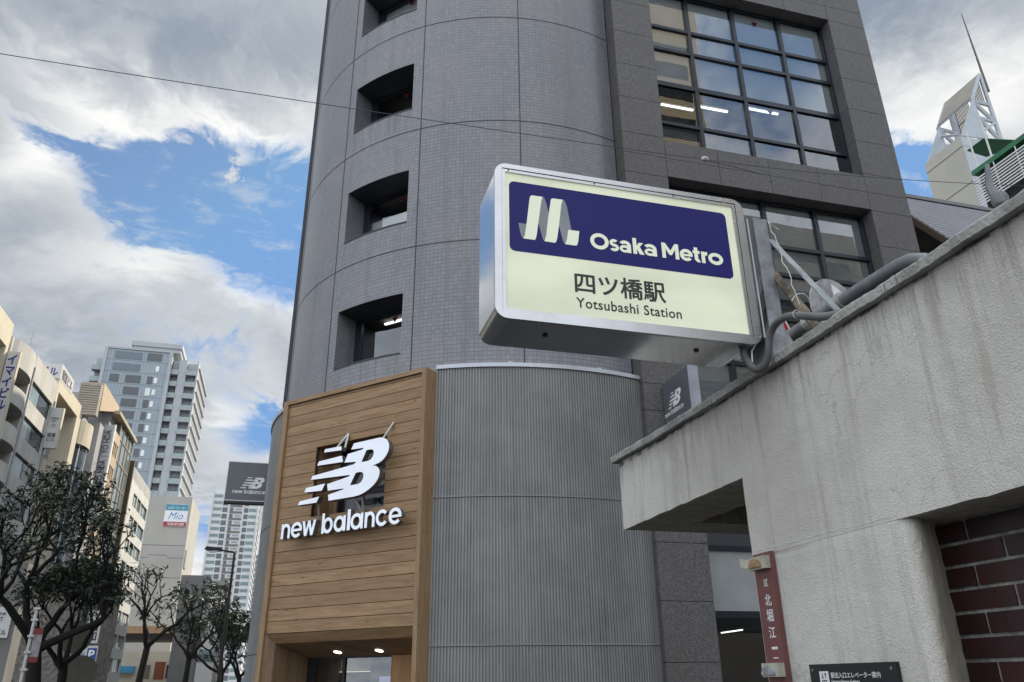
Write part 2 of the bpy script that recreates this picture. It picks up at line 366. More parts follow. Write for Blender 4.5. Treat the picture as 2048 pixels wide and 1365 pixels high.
def brick_mat():
    m, t, b = principled('glazed_maroon_brick')
    oc = t.new('ShaderNodeTexCoord').outputs['Object']; isl = t.new('ShaderNodeNewGeometry').outputs['Random Per Island']
    c = t.mix(isl, (0.020, 0.006, 0.006), (0.050, 0.012, 0.011))
    n = t.noise(oc, 9.0, 6, 0.7)
    c = t.mix(t.ramp(n, 0.40, 0.68, 0.0, 0.6), c, (0.018, 0.010, 0.013))
    chip = t.noise(oc, 55.0, 4, 0.7)
    c = t.mix(t.ramp(chip, 0.70, 0.76, 0.0, 0.8), c, (0.20, 0.17, 0.15))
    t.put(b.inputs['Base Color'], c); t.put(b.inputs['Roughness'], t.ramp(n, 0.3, 0.7, 0.30, 0.55))
    bp = t.new('ShaderNodeBump'); bp.inputs['Strength'].default_value = 0.25; bp.inputs['Distance'].default_value = 0.004
    t.put(bp.inputs['Height'], t.noise(oc, 45, 4, 0.6)); t.l.new(bp.outputs[0], b.inputs['Normal'])
    return m
M_MAROON = brick_mat()
M_MORTAR = plain('grey_mortar', (0.22, 0.21, 0.195), 0.95, 0, 0.35, 20, 0.7, 80)
M_COPING = plain('mossy_cement_coping', (0.36, 0.36, 0.335), 0.95, 0, 0.28, 7.0, 0.9, 60)
M_PLATE = plain('faded_maroon_enamel', (0.165, 0.060, 0.058), 0.4, 0, 0.12, 8)
M_AMBER = plain('amber_reflector_lens', (0.30, 0.20, 0.10), 0.25, 0, 0.4, 30)
M_LENS = plain('clear_reflector_lens', (0.36, 0.38, 0.42), 0.15, 0.3, 0.4, 30)
M_CREAMPL = plain('yellowed_plastic', (0.44, 0.42, 0.34), 0.5, 0, 0.2, 20)
M_INFO = plain('black_acrylic_plate', (0.010, 0.013, 0.018), 0.25)
M_ASPH = plain('asphalt', (0.05, 0.05, 0.052), 0.9, 0, 0.25, 0.8, 0.5, 60)
M_PAVE = plain('paving', (0.05, 0.049, 0.047), 0.9, 0, 0.2, 1.5, 0.3, 20)
M_LINE = plain('road_paint', (0.75, 0.75, 0.73), 0.7)
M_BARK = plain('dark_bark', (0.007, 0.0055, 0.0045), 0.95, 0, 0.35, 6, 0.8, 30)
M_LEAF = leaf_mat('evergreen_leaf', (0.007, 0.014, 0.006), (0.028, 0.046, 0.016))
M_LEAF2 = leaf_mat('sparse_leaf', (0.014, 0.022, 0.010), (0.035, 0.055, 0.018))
M_IRON = plain('dark_brown_iron', (0.020, 0.016, 0.014), 0.5, 0.3)

# ------------------------------------------------------------------ mesh helpers
def origin_of(o):
    p = V((0, 0, 0))
    while o is not None: p += o.location; o = o.parent
    return p
class MB:
    """collects faces and links them as ONE mesh object"""
    def __init__(self): self.v = []; self.f = []; self.uv = []
    def face(self, pts, uv=None):
        i = len(self.v); self.v += [V(p) for p in pts]; self.f.append(list(range(i, i+len(pts)))); self.uv.append(uv)
    def obox(self, o, a, b, c):
        o, a, b, c = V(o), V(a), V(b), V(c)
        if a.cross(b).dot(c) < 0: a, b = b, a
        p = [o, o+a, o+a+b, o+b, o+c, o+a+c, o+a+b+c, o+b+c]
        for q in ((3, 2, 1, 0), (4, 5, 6, 7), (0, 1, 5, 4), (1, 2, 6, 5), (2, 3, 7, 6), (3, 0, 4, 7)): self.face([p[k] for k in q])
        return self
    def box(self, x0, y0, z0, x1, y1, z1):
        return self.obox((min(x0, x1), min(y0, y1), min(z0, z1)), (abs(x1-x0), 0, 0), (0, abs(y1-y0), 0), (0, 0, abs(z1-z0)))
    def prism(self, poly, vec):
        """closed solid: planar outline poly swept by vec (towards the front)"""
        poly = [V(p) for p in poly]; vec = V(vec)
        nrm = V((0, 0, 0))
        for k in range(len(poly)):
            a, b = poly[k], poly[(k+1) % len(poly)]; nrm += a.cross(b)
        if nrm.dot(vec) < 0: poly.reverse()
        top = [p+vec for p in poly]
        tri = tessellate_polygon([top])
        n2 = vec
        for t in tri:
            q = [top[k] for k in t]
            if (q[1]-q[0]).cross(q[2]-q[0]).dot(n2) < 0: q.reverse()
            self.face(q)
            self.face([p-vec for p in reversed(q)])
        for k in range(len(poly)):
            a, b = poly[k], poly[(k+1) % len(poly)]
            self.face([a, b, b+vec, a+vec])
        return self
    def tube(self, pts, r, n=8, r1=None, cap=True):
        pts = [V(p) for p in pts]; m = len(pts); rings = []; pt = None
        for k, p in enumerate(pts):
            d = (pts[min(k+1, m-1)]-pts[max(k-1, 0)]).normalized()
            if pt is None: s = d.orthogonal().normalized()
            else: s = (pt - d*pt.dot(d)).normalized()
            pt = s; t2 = d.cross(s); rr = r if r1 is None else r+(r1-r)*k/(m-1)
            if isinstance(r, (list, tuple)): rr = r[k]
            rings.append([p+(s*cos(2*pi*j/n)+t2*sin(2*pi*j/n))*rr for j in range(n)])
        for k in range(m-1):
            for j in range(n):
                j2 = (j+1) % n
                self.face([rings[k][j], rings[k][j2], rings[k+1][j2], rings[k+1][j]])
        if cap: self.face(list(reversed(rings[0]))); self.face(rings[-1])
        return self
    def build(self, name, mat, parent=None, smooth=False, weld=False, bevel=0.0):
        me = bpy.data.meshes.new(name); o0 = origin_of(parent)
        me.from_pydata([tuple(p-o0) for p in self.v], [], self.f)
        uvl = me.uv_layers.new(name='UVMap')
        for pi_, poly in enumerate(me.polygons):
            uv = self.uv[pi_]
            if uv is None:
                ps = [self.v[k] for k in self.f[pi_]]
                nn = (ps[1]-ps[0]).cross(ps[2]-ps[0])
                if abs(nn.z) > 0.7*nn.length: uv = [(p.x, p.y) for p in ps]
                else:
                    tt = V((-nn.y, nn.x, 0)); tt = tt.normalized() if tt.length > 1e-9 else V((1, 0, 0))
                    uv = [(p.dot(tt), p.z) for p in ps]
            for li, c in zip(poly.loop_indices, uv): uvl.data[li].uv = c
        if smooth or weld:
            bm = bmesh.new(); bm.from_mesh(me); bmesh.ops.remove_doubles(bm, verts=bm.verts, dist=1e-5)
            if smooth:
                for f in bm.faces: f.smooth = True
                for e in bm.edges:
                    if len(e.link_faces) == 2 and e.calc_face_angle(0) > radians(38): e.smooth = False
            bm.to_mesh(me); bm.free()
        me.materials.append(mat)
        ob = bpy.data.objects.new(name, me); COL.objects.link(ob)
        if parent is not None: ob.parent = parent
        if bevel:
            bv = ob.modifiers.new('bevel', 'BEVEL'); bv.width = bevel; bv.segments = 2; bv.limit_method = 'ANGLE'; bv.angle_limit = radians(40)
        return ob
def thing(name, label, cat, loc=(0, 0, 0), group=None):
    o = bpy.data.objects.new(name, None); COL.objects.link(o); o.location = loc; o.empty_display_size = 0.2
    o['label'] = label; o['category'] = cat
    if group: o['group'] = group
    return o
def tag(o, label, cat, group=None):
    o['label'] = label; o['category'] = cat
    if group: o['group'] = group
    return o
def struct(o, kind='structure'): o['kind'] = kind; return o
def again(o, delta, parent=None):
    """a copy of a part (and its sub-parts) moved by delta"""
    c = o.copy(); COL.objects.link(c); c.parent = parent or o.parent; c.location = o.location + V(delta)
    for ch in o.children:
        d = ch.copy(); COL.objects.link(d); d.parent = c
    return c
def text(name, body, org, ux, uz, width, height, mat, parent, depth=0.004, bold=0.0, align='LEFT', spacing=1.0, line=1.0, shear=0.0):
    """lettering as a mesh, fitted into width x height with its lower left corner at org"""
    cu = bpy.data.curves.new(name, 'FONT'); cu.body = body; cu.size = 1.0; cu.align_x = align
    cu.space_character = spacing; cu.space_line = line; cu.resolution_u = 3; cu.shear = shear
    ob = bpy.data.objects.new(name, cu); COL.objects.link(ob)
    bpy.context.view_layer.update()
    me = bpy.data.meshes.new_from_object(ob.evaluated_get(bpy.context.evaluated_depsgraph_get()))
    bpy.data.objects.remove(ob); bpy.data.curves.remove(cu)
    xs = [v.co.x for v in me.vertices]; ys = [v.co.y for v in me.vertices]
    x0, x1, y0, y1 = min(xs), max(xs), min(ys), max(ys)
    sx = width/(x1-x0) if width else None; sy = height/(y1-y0) if height else None
    sx = sx or sy; sy = sy or sx
    ux, uz = V(ux), V(uz); n = ux.cross(uz); o0 = origin_of(parent); org = V(org)
    mb = MB()
    shifts = [(0, 0)] if not bold else [(0, 0)]+[(bold*cos(a*pi/4), bold*sin(a*pi/4)) for a in range(8)]
    thick0 = max(depth*0.12, 0.00012)
    for si, (bx, by) in enumerate(shifts):
      vv = [org + ux*((v.co.x-x0+bx)*sx) + uz*((v.co.y-y0+by)*sy) + n*(depth-thick0*si*0.6) for v in me.vertices]
      for p in me.polygons:
        q = [vv[k] for k in p.vertices]
        if (q[1]-q[0]).cross(q[2]-q[0]).dot(n) < 0: q.reverse()
        mb.face(q)
      if si == 0:
        cnt = {}
        for p in me.polygons:
            ks = list(p.vertices)
            for a, b in zip(ks, ks[1:]+ks[:1]): cnt[(min(a, b), max(a, b))] = cnt.get((min(a, b), max(a, b)), 0)+1
        for (a, b), c in cnt.items():
            if c == 1: mb.face([vv[a], vv[b], vv[b]-n*depth*0.9, vv[a]-n*depth*0.9])
    bpy.data.meshes.remove(me)
    return mb.build(name, mat, parent)
def lerp(a, b, t): return a+(b-a)*t

# ================================================================== ground, road, pavements
def slab(name, x0, y0, x1, y1, z, mat, h=0.0):
    mb = MB()
    if h: mb.box(x0, y0, z-h, x1, y1, z)
    else: mb.face([(x0, y0, z), (x1, y0, z), (x1, y1, z), (x0, y1, z)])
    return struct(mb.build(name, mat))
slab('ground', -1500, -1500, 1500, 1500, -0.02, M_ASPH)
slab('road', -19.5, -300, -5.2, 900, -0.012, M_ASPH)
slab('pavement', -5.2, -60, 1.99, 14.2, 0.13, M_PAVE, 0.15)
slab('pavement', -5.2, 14.2, -0.9, 300, 0.13, M_PAVE, 0.15)
slab('pavement', -24.5, -60, -19.5, 300, 0.13, M_PAVE, 0.15)
mb = MB()
for xx in (-8.8, -12.4, -16.0):
    for k in range(40): mb.box(xx-0.07, 5+k*8, -0.011, xx+0.07, 10+k*8, -0.008)
struct(mb.build('road_marking', M_LINE))

# ================================================================== the corner building
CX, CY, RT = 5.65, 21.45, 6.05
def cp(r, a, z): return V((CX+r*sin(radians(a)), CY-r*cos(radians(a)), z))
corner = thing('corner_building', 'dark stone and grey tile corner building with a round tower and a timber shop entrance', 'building', (5.65, 21.45, 0))
WIN_A = (-55.6, -36.5); WIN_Z = [(8.45, 9.97), (11.95, 13.47), (15.43, 16.96), (18.93, 20.46), (22.43, 23.96)]
def tower():
    angs = sorted(set([-92+2*k for k in range(55)] + list(WIN_A))); angs = [a for a in angs if not any(abs(a-b) < 0.9 and a != b for b in WIN_A)] + [16.2]
    zs = [6.9, 7.4] + [z for ab in WIN_Z for z in ab] + [26.0, 30.0]; zs = sorted(zs)
    mb = MB()
    for a, b in zip(angs, angs[1:]):
        for z0, z1 in zip(zs, zs[1:]):
            if any(WIN_Z[k] == (z0, z1) for k in range(5)) and a >= WIN_A[0]-1e-6 and b <= WIN_A[1]+1e-6: continue
            ua, ub = RT*radians(a), RT*radians(b)
            mb.face([cp(RT, a, z0), cp(RT, b, z0), cp(RT, b, z1), cp(RT, a, z1)], [(ua, z0), (ub, z0), (ub, z1), (ua, z1)])
    # reveals cut back parallel to the window's own axis
    nin = V((-sin(radians(-46.05)), cos(radians(-46.05)), 0))
    sof = {ab[1]: MB() for ab in WIN_Z}
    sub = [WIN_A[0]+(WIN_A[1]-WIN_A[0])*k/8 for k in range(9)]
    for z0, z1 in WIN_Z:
        for a, s in ((WIN_A[0], 1), (WIN_A[1], -1)):
            p = cp(RT, a, 0); q = p+nin*0.78
            f = [(p.x, p.y, z0), (q.x, q.y, z0), (q.x, q.y, z1), (p.x, p.y, z1)]
            mb.face(f if s > 0 else f[::-1])
        L = cp(RT, WIN_A[0], 0)+nin*0.78; Rr = cp(RT, WIN_A[1], 0)+nin*0.78
        for a, b in zip(sub, sub[1:]):
            ta, tb = (a-WIN_A[0])/(WIN_A[1]-WIN_A[0]), (b-WIN_A[0])/(WIN_A[1]-WIN_A[0])
            pa, pb, qa, qb = cp(RT, a, 0), cp(RT, b, 0), L.lerp(Rr, ta), L.lerp(Rr, tb)
            mb.face([(pa.x, pa.y, z0), (pb.x, pb.y, z0), (qb.x, qb.y, z0), (qa.x, qa.y, z0)])
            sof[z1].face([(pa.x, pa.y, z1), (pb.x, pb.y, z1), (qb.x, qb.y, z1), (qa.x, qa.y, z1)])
    wall = mb.build('tower_wall', M_TILE, corner, smooth=True)
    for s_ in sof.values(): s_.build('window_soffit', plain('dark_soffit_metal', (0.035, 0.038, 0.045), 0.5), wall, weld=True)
    jb = MB(); r = RT+0.004
    for a in (-83.0, -58.3, -33.8, -9.2):
        h = 0.011/RT*57.3
        jb.obox(cp(r-0.006, a-h, 7.4), cp(r-0.006, a+h, 7.4)-cp(r-0.006, a-h, 7.4), V((sin(radians(a)), -cos(radians(a)), 0))*0.008, (0, 0, 22.6))
    aa = [-92+1.5*k for k in range(73)]
    for z in (11.18, 14.68, 18.18, 21.68, 25.18):
        for a, b in zip(aa, aa[1:]):
            jb.face([cp(r, a, z-0.011), cp(r, b, z-0.011), cp(r, b, z+0.011), cp(r, a, z+0.011)])
    jb.build('movement_joint', M_JOINT, wall)
    # slim dark corner profile where the tile stops on the street side
    mb = MB(); mb.box(CX-RT-0.10, CY-0.1, 7.4, CX-RT+0.06, CY+0.16, 30); mb.build('corner_profile', M_NAVY, corner)
    mb = MB(); mb.box(CX-RT+0.02, CY+0.16, 0, CX-RT+0.3, 42, 30); mb.build('side_wall', M_TILE, corner)
    # windows
    ux = (Rr-L); wd = ux.length; ux = ux.normalized()
    for k, (z0, z1) in enumerate(WIN_Z):
        b0 = L-nin*0.12; b0.z = z0
        sl = MB()
        for a, b in zip(sub, sub[1:]):
            P4 = [cp(RT-0.05, a, 0), cp(RT-0.05, b, 0), cp(RT+0.014, b, 0), cp(RT+0.014, a, 0)]
            sl.face([(p.x, p.y, z0+0.004) for p in P4]); sl.face([(P4[3].x, P4[3].y, z0-0.03), (P4[2].x, P4[2].y, z0-0.03), (P4[2].x, P4[2].y, z0+0.004), (P4[3].x, P4[3].y, z0+0.004)])
        sl.build('sill', M_NAVY, corner, weld=True)
        fr = MB()
        for (u0, u1, h0, h1) in ((0, 0.13, 0, 1.52), (wd-0.05, wd, 0, 1.52), (0.13, wd-0.05, 0, 0.06), (0.13, wd-0.05, 1.44, 1.52), (0.13, 0.20, 0.06, 1.44)):
            fr.obox(b0+ux*u0+V((0, 0, h0)), ux*(u1-u0), nin*0.09, (0, 0, h1-h0))
        fo = fr.build('window', M_NAVY, corner)
        g = MB(); g0 = b0+nin*0.05; g.face([g0+ux*0.16+V((0, 0, 0.03)), g0+ux*(wd-0.03)+V((0, 0, 0.03)), g0+ux*(wd-0.03)+V((0, 0, 1.48)), g0+ux*0.16+V((0, 0, 1.48))]); g.build('pane', M_GLASS, fo)
        t = MB(); t0 = g0+nin*0.02+ux*(wd*0.60)+V((0, 0, 1.40)); t.prism([t0-ux*0.10, t0+ux*0.10, t0-V((0, 0, 0.17))], -nin*0.003); t.build('rescue_mark', M_RED, fo)
        # the room behind
        rm = MB(); r0 = b0+nin*0.12-ux*0.6; W, D = wd+1.2, 2.6
        c0, c1 = V((0, 0, -0.3)), V((0, 0, 1.75))
        q = [r0, r0+ux*W, r0+ux*W+nin*D, r0+nin*D]
        rm.face([q[3]+c0, q[2]+c0, q[2]+c1, q[3]+c1]); rm.face([p+c1 for p in q]); rm.face([p+c0 for p in q])
        rm.face([q[0]+c0, q[3]+c0, q[3]+c1, q[0]+c1]); rm.face([q[1]+c0, q[2]+c0, q[2]+c1, q[1]+c1])
        rm.build('room', M_ROOM, fo)
        if k in (0, 2, 4):
            tb = MB(); tb.obox(r0+ux*0.9+nin*(0.62 if k == 0 else 1.0)+V((0, 0, 1.66)), ux*1.15, nin*0.06, (0, 0, 0.04)); tb.build('ceiling_or_added_light', M_TUBE, fo)
        if k in (1, 3):
            tb = MB(); tb.obox(r0+ux*0.9+nin*0.10+V((0, 0, 1.66)), ux*1.15, nin*0.05, (0, 0, 0.04)); tb.build('ceiling_or_added_light', M_TUBE, fo)  # unseen tube added behind the blind to brighten it
            bl = MB(); h = 0.95 if k == 1 else 1.5
            bl.obox(g0+nin*0.09+ux*0.12+V((0, 0, 0.0 if k == 1 else 0.02)), ux*(wd-0.16), nin*0.01, (0, 0, h)); bl.build('blind', M_BLIND, fo)
tower()

# ---- stone front along the side street
YF, XL, XR = 15.16, 7.35, 16.08
WX0, WX1 = 8.55, 14.74
def stone():
    mb = MB(); base = [14.68, 15.84, 16.99, 18.155, 19.30, 20.43, 21.04]
    rows = sorted([z-14 for z in base if z-14 > 0.1] + [z-7 for z in base] + base + [z+7 for z in base] + [0.0]); rows = [z for z in rows if z < 30] + [30.0]
    g = 0.006
    def pan(x0, x1, z0, z1): mb.box(x0+g, YF, z0+g, x1-g, YF+0.03, z1-g)
    for z0, z1 in zip(rows, rows[1:]):
        pan(XL, WX0, z0, z1); pan(WX1, XR, z0, z1)
        mb.box(XL, YF+0.032, z0+g, XL+0.02, YF+0.46, z1-g)              # return to the round tower
        mb.box(WX1+0.0, YF+0.032, z0+g, WX1+0.02, YF+0.43, z1-g)       # window jamb
        mb.box(XR-0.02, YF+0.032, z0+g, XR, YF+6, z1-g)
    q = [WX0+(WX1-WX0)*k/4 for k in range(5)]
    for zb in (6.46, 13.46, 20.46, 27.46):
        for a, b in zip(q, q[1:]):
            pan(a, b, zb, zb+0.58); pan(a, b, zb+0.58, zb+1.14)
            mb.box(a+g, YF+0.032, zb+0.0, b-g, YF+0.43, zb+0.03)
    st = mb.build('stone_cladding', M_GRAN, corner)
    bk = MB()
    bk.box(XL+0.025, YF+0.034, 0, WX0-0.004, YF+0.45, 30); bk.box(WX1+0.025, YF+0.034, 0, XR-0.025, YF+6, 30)
    for zb in (6.46, 13.46, 20.46, 27.46): bk.box(WX0, YF+0.034, zb+0.035, WX1, YF+0.43, zb+1.135)
    bk.build('joint_backing', M_JOINT, corner)
    body = MB(); body.box(CX-1, YF+6.5, 28, XR-0.1, 42, 30); body.box(XR-0.4, YF+6, 0, XR-0.1, 42, 28); body.box(CX-RT+0.3, 41.6, 0, XR-0.4, 42, 28)
    body.build('roof_and_rear_wall', M_ROOMD, corner)
stone()
def big_window(z0, kind):
    """4 by 5 grid of panes; z0 is the sill height"""
    YG = 15.585
    xs = [WX0, 9.97, 11.54, 13.16, WX1]; zs = [0.0, 0.96, 2.34, 3.63, 4.47, 5.86]
    fr = MB()
    for k, x in enumerate(xs):
        wv = 0.055 if 0 < k < 4 else 0.07
        xa = max(WX0, x-wv); xb = min(WX1, x+wv)
        fr.box(xa, YG-0.06, z0, xb, YG+0.07, z0+5.86)
    for k, z in enumerate(zs):
        hv = (0.05, 0.05, 0.075, 0.05, 0.05, 0.06)[k]
        za, zb = max(0, z-hv), min(5.86, z+hv)
        for a, b in zip(xs, xs[1:]): fr.box(a+0.071, YG-0.052, z0+za, b-0.056, YG+0.062, z0+zb)
    fo = fr.build('window', M_NAVY, corner)
    rnd = random.Random(int(z0*10))
    for i in range(4):
        for j in range(5):
            a, b, c, d = xs[i]+0.05, xs[i+1]-0.05, z0+zs[j]+0.04, z0+zs[j+1]-0.04
            t1, t2 = rnd.uniform(-0.004, 0.004), rnd.uniform(-0.004, 0.004)
            g = MB(); g.face([(a, YG-t1-t2, c), (b, YG+t1-t2, c), (b, YG+t1+t2, d), (a, YG-t1+t2, d)]); g.build('pane', M_GLASS, fo)
    for i, j in ((2, 4), (2, 1)):
        t = MB(); xm, zt = (xs[i]+xs[i+1])/2, z0+zs[j+1]-(0.30 if j == 4 else 0.18); t.prism([(xm-0.11, YG+0.02, zt), (xm+0.11, YG+0.02, zt), (xm, YG+0.02, zt-0.19)], (0, -0.004, 0)); t.build('rescue_mark', M_RED, fo)
    rm = MB(); D = 6.0
    for (fl, ce) in ((z0-0.3, z0+2.75), (z0+3.3, z0+6.1)):
        rm.face([(WX0-0.3, YG+0.35, ce), (WX1+0.3, YG+0.35, ce), (WX1+0.3, YG+D, ce), (WX0-0.3, YG+D, ce)])
        rm.face([(WX0-0.3, YG+0.35, fl), (WX1+0.3, YG+0.35, fl), (WX1+0.3, YG+D, fl), (WX0-0.3, YG+D, fl)])
    rm.face([(WX0-0.3, YG+D, z0-0.3), (WX1+0.3, YG+D, z0-0.3), (WX1+0.3, YG+D, z0+6.1), (WX0-0.3, YG+D, z0+6.1)])
    for x in (WX0-0.3, WX1+0.3): rm.face([(x, YG+0.1, z0-0.3), (x, YG+D, z0-0.3), (x, YG+D, z0+6.1), (x, YG+0.1, z0+6.1)])
    rm.box(WX0-0.3, YG+0.3, z0+2.76, WX1+0.3, YG+0.42, z0+3.29)
    rm.build('room', M_ROOMD if kind != 'blinds' else M_ROOM, fo)
    bl = MB()
    if kind == 'office':
        for i in range(4): bl.box(xs[i]+0.07, YG+0.08, z0+2.42, xs[i+1]-0.07, YG+0.09, z0+5.86)
        for x0_, yy in ((9.5, 16.75), (10.55, 16.55), (12.1, 16.25)):
            lt = MB(); lt.box(x0_, yy, z0+2.70, x0_+1.05, yy+0.05, z0+2.735); fx = MB(); fx.box(x0_-0.03, yy-0.06, z0+2.736, x0_+1.08, yy+0.11, z0+2.749); fxo = fx.build('light_fitting', M_FIX, fo)
            l_ = lt.build('tube', M_TUBE, fxo)
        for i in (0, 1):
            for k in range(9): bl.box(xs[i]+0.07, YG+0.12, z0+0.38+k*0.06, xs[i+1]-0.07, YG+0.15, z0+0.395+k*0.06)
    elif kind == 'blinds':
        rr = random.Random(4)
        for i in range(4):
            for (c, d) in ((3.0 if i != 1 else 2.4, 5.84), (0.05, 2.3 if i != 2 else 1.5)):
                n = int((d-c)/0.062)
                for k in range(n): bl.obox((xs[i]+0.07, YG+0.075, z0+c+k*0.062), (xs[i+1]-xs[i]-0.14, 0, 0), (0, 0.03, -0.035), (0, 0.003, 0.004))
                bl.box(xs[i]+0.07, YG+0.115, z0+c, xs[i+1]-0.07, YG+0.12, z0+d)
    if bl.f: bl.build('blind', M_BLIND, fo)
big_window(21.6, 'office'); big_window(14.6, 'office'); big_window(7.6, 'blinds')
def shop_window():
    YG = 15.585; fr = MB()
    fr.box(WX0, YG-0.06, 0.0, WX0+0.06, YG+0.07, 6.46); fr.box(WX1-0.06, YG-0.06, 0, WX1, YG+0.07, 6.46)
    for z, h in ((4.08, 0.11), (2.70, 0.14), (6.36, 0.1)): fr.box(WX0+0.061, YG-0.065, z, WX1-0.061, YG+0.075, z+h)
    for x in (11.6,): fr.box(x-0.04, YG-0.05, 0, x+0.04, YG+0.06, 2.699)
    fo = fr.build('window', M_NAVY, corner)
    g = MB(); g.box(WX0+0.06, YG-0.01, 2.84, WX1-0.06, YG+0.01, 4.08); g.build('transom_panel', plain('frosted_grey_panel', (0.30, 0.315, 0.315), 0.35, 0, 0.06), fo)
    for z0, z1 in ((4.19, 6.36), (0.0, 2.70)):
        g = MB(); g.face([(WX0+0.05, YG, z0), (WX1-0.05, YG, z0), (WX1-0.05, YG, z1), (WX0+0.05, YG, z1)]); g.build('pane', M_GLASS, fo)
    g = MB(); g.box(WX0+0.06, YG+0.2, 4.19, WX1-0.06, YG+0.22, 6.36); g.build('blind', plain('slate_blue_blind', (0.10, 0.13, 0.18), 0.8), fo)
    g = MB(); g.box(WX0-0.2, YG+0.06, 2.86, WX1+0.2, YG+18, 2.9); g.box(WX0-0.2, YG+18, 0, WX1+8, YG+18.2, 2.9); g.box(WX1+7.8, YG+6.1, 0, WX1+8, YG+18, 2.9); g.box(WX0-0.4, YG+0.1, 0, WX0-0.2, YG+18, 2.9); g.build('room', M_ROOMD, fo)
    for a_, b_ in (((13.34, 23.45), (13.16, 21.93)), ((19.3, 32.4), (18.9, 29.9))):
        g = MB(); A_, B_ = V((*a_, 2.83)), V((*b_, 2.83)); g.obox(A_, B_-A_, (0.06, 0.008, 0), (0, 0, 0.03)); g.build('ceiling_or_added_light', M_TUBE, fo)
shop_window()

# ---- corrugated cladding round the foot of the tower
RC = 6.35
PORTAL_A = (-66.2, -27.0)
def cladding():
    pitch = 0.062; prof = [(0.0, 0.0), (0.50, 0.0), (0.60, -0.026), (0.90, -0.026)]
    spans = ((-100.0, PORTAL_A[0]), (PORTAL_A[1], 18.4))
    for s0, s1 in spans:
        n = int(RC*radians(s1-s0)/pitch)
        for z0, z1 in ((0.13, 2.145), (2.19, 4.975), (5.02, 7.80)):
            mb = MB(); prev = None
            for k in range(n+1):
                for f, d in prof:
                    a = s0+(k+f)*pitch/RC*57.2958
                    if a > s1: continue
                    cur = (a, RC+d)
                    if prev is not None:
                        (a0, r0), (a1, r1) = prev, cur
                        u0, u1 = RC*radians(a0), RC*radians(a1)
                        mb.face([cp(r0, a0, z0), cp(r1, a1, z0), cp(r1, a1, z1), cp(r0, a0, z1)], [(u0, z0), (u1, z0), (u1, z1), (u0, z1)])
                    prev = cur
            mb.build('corrugated_cladding', M_CLAD, corner)
        aa = [lerp(s0, s1, k/36) for k in range(37)]
        def ringbox(name, mat, z0, z1, r0, r1):
            mb = MB()
            for a, b in zip(aa, aa[1:]):
                P = [cp(r0, a, 0), cp(r0, b, 0), cp(r1, a, 0), cp(r1, b, 0)]
                q = lambda p, z: (p.x, p.y, z)
                mb.face([q(P[2], z0), q(P[3], z0), q(P[3], z1), q(P[2], z1)]); mb.face([q(P[0], z1), q(P[2], z1), q(P[3], z1), q(P[1], z1)]); mb.face([q(P[0], z0), q(P[1], z0), q(P[3], z0), q(P[2], z0)])
            for a in (aa[0], aa[-1]):
                p0, p1 = cp(r0, a, 0), cp(r1, a, 0); mb.face([(p0.x, p0.y, z0), (p1.x, p1.y, z0), (p1.x, p1.y, z1), (p0.x, p0.y, z1)])
            return mb.build(name, mat, corner, weld=True)
        ringbox('flashing', M_CAP, 7.80, 7.89, RT-0.02, RC+0.035)
        LS = plain('grey_lap_strip', (0.20, 0.198, 0.195), 0.5, 0.15)
        ringbox('lap_strip', LS, 4.985, 5.02, RC-0.03, RC+0.006); ringbox('lap_strip', LS, 2.155, 2.19, RC-0.03, RC+0.008)
        mb = MB()
        for a, b in zip(aa, aa[1:]): mb.face([cp(RC-0.05, a, 0), cp(RC-0.05, b, 0), cp(RC-0.05, b, 7.8), cp(RC-0.05, a, 7.8)])
        mb.build('cladding_backing', M_JOINT, corner)
    for a in (-12.5, 6.5):
        p = cp(RT+0.2, a, 7.89); mb = MB(); mb.box(p.x-0.03, p.y-0.03, 7.89, p.x+0.03, p.y+0.03, 7.96); mb.build('flashing_clip', M_CAP, corner)
cladding()

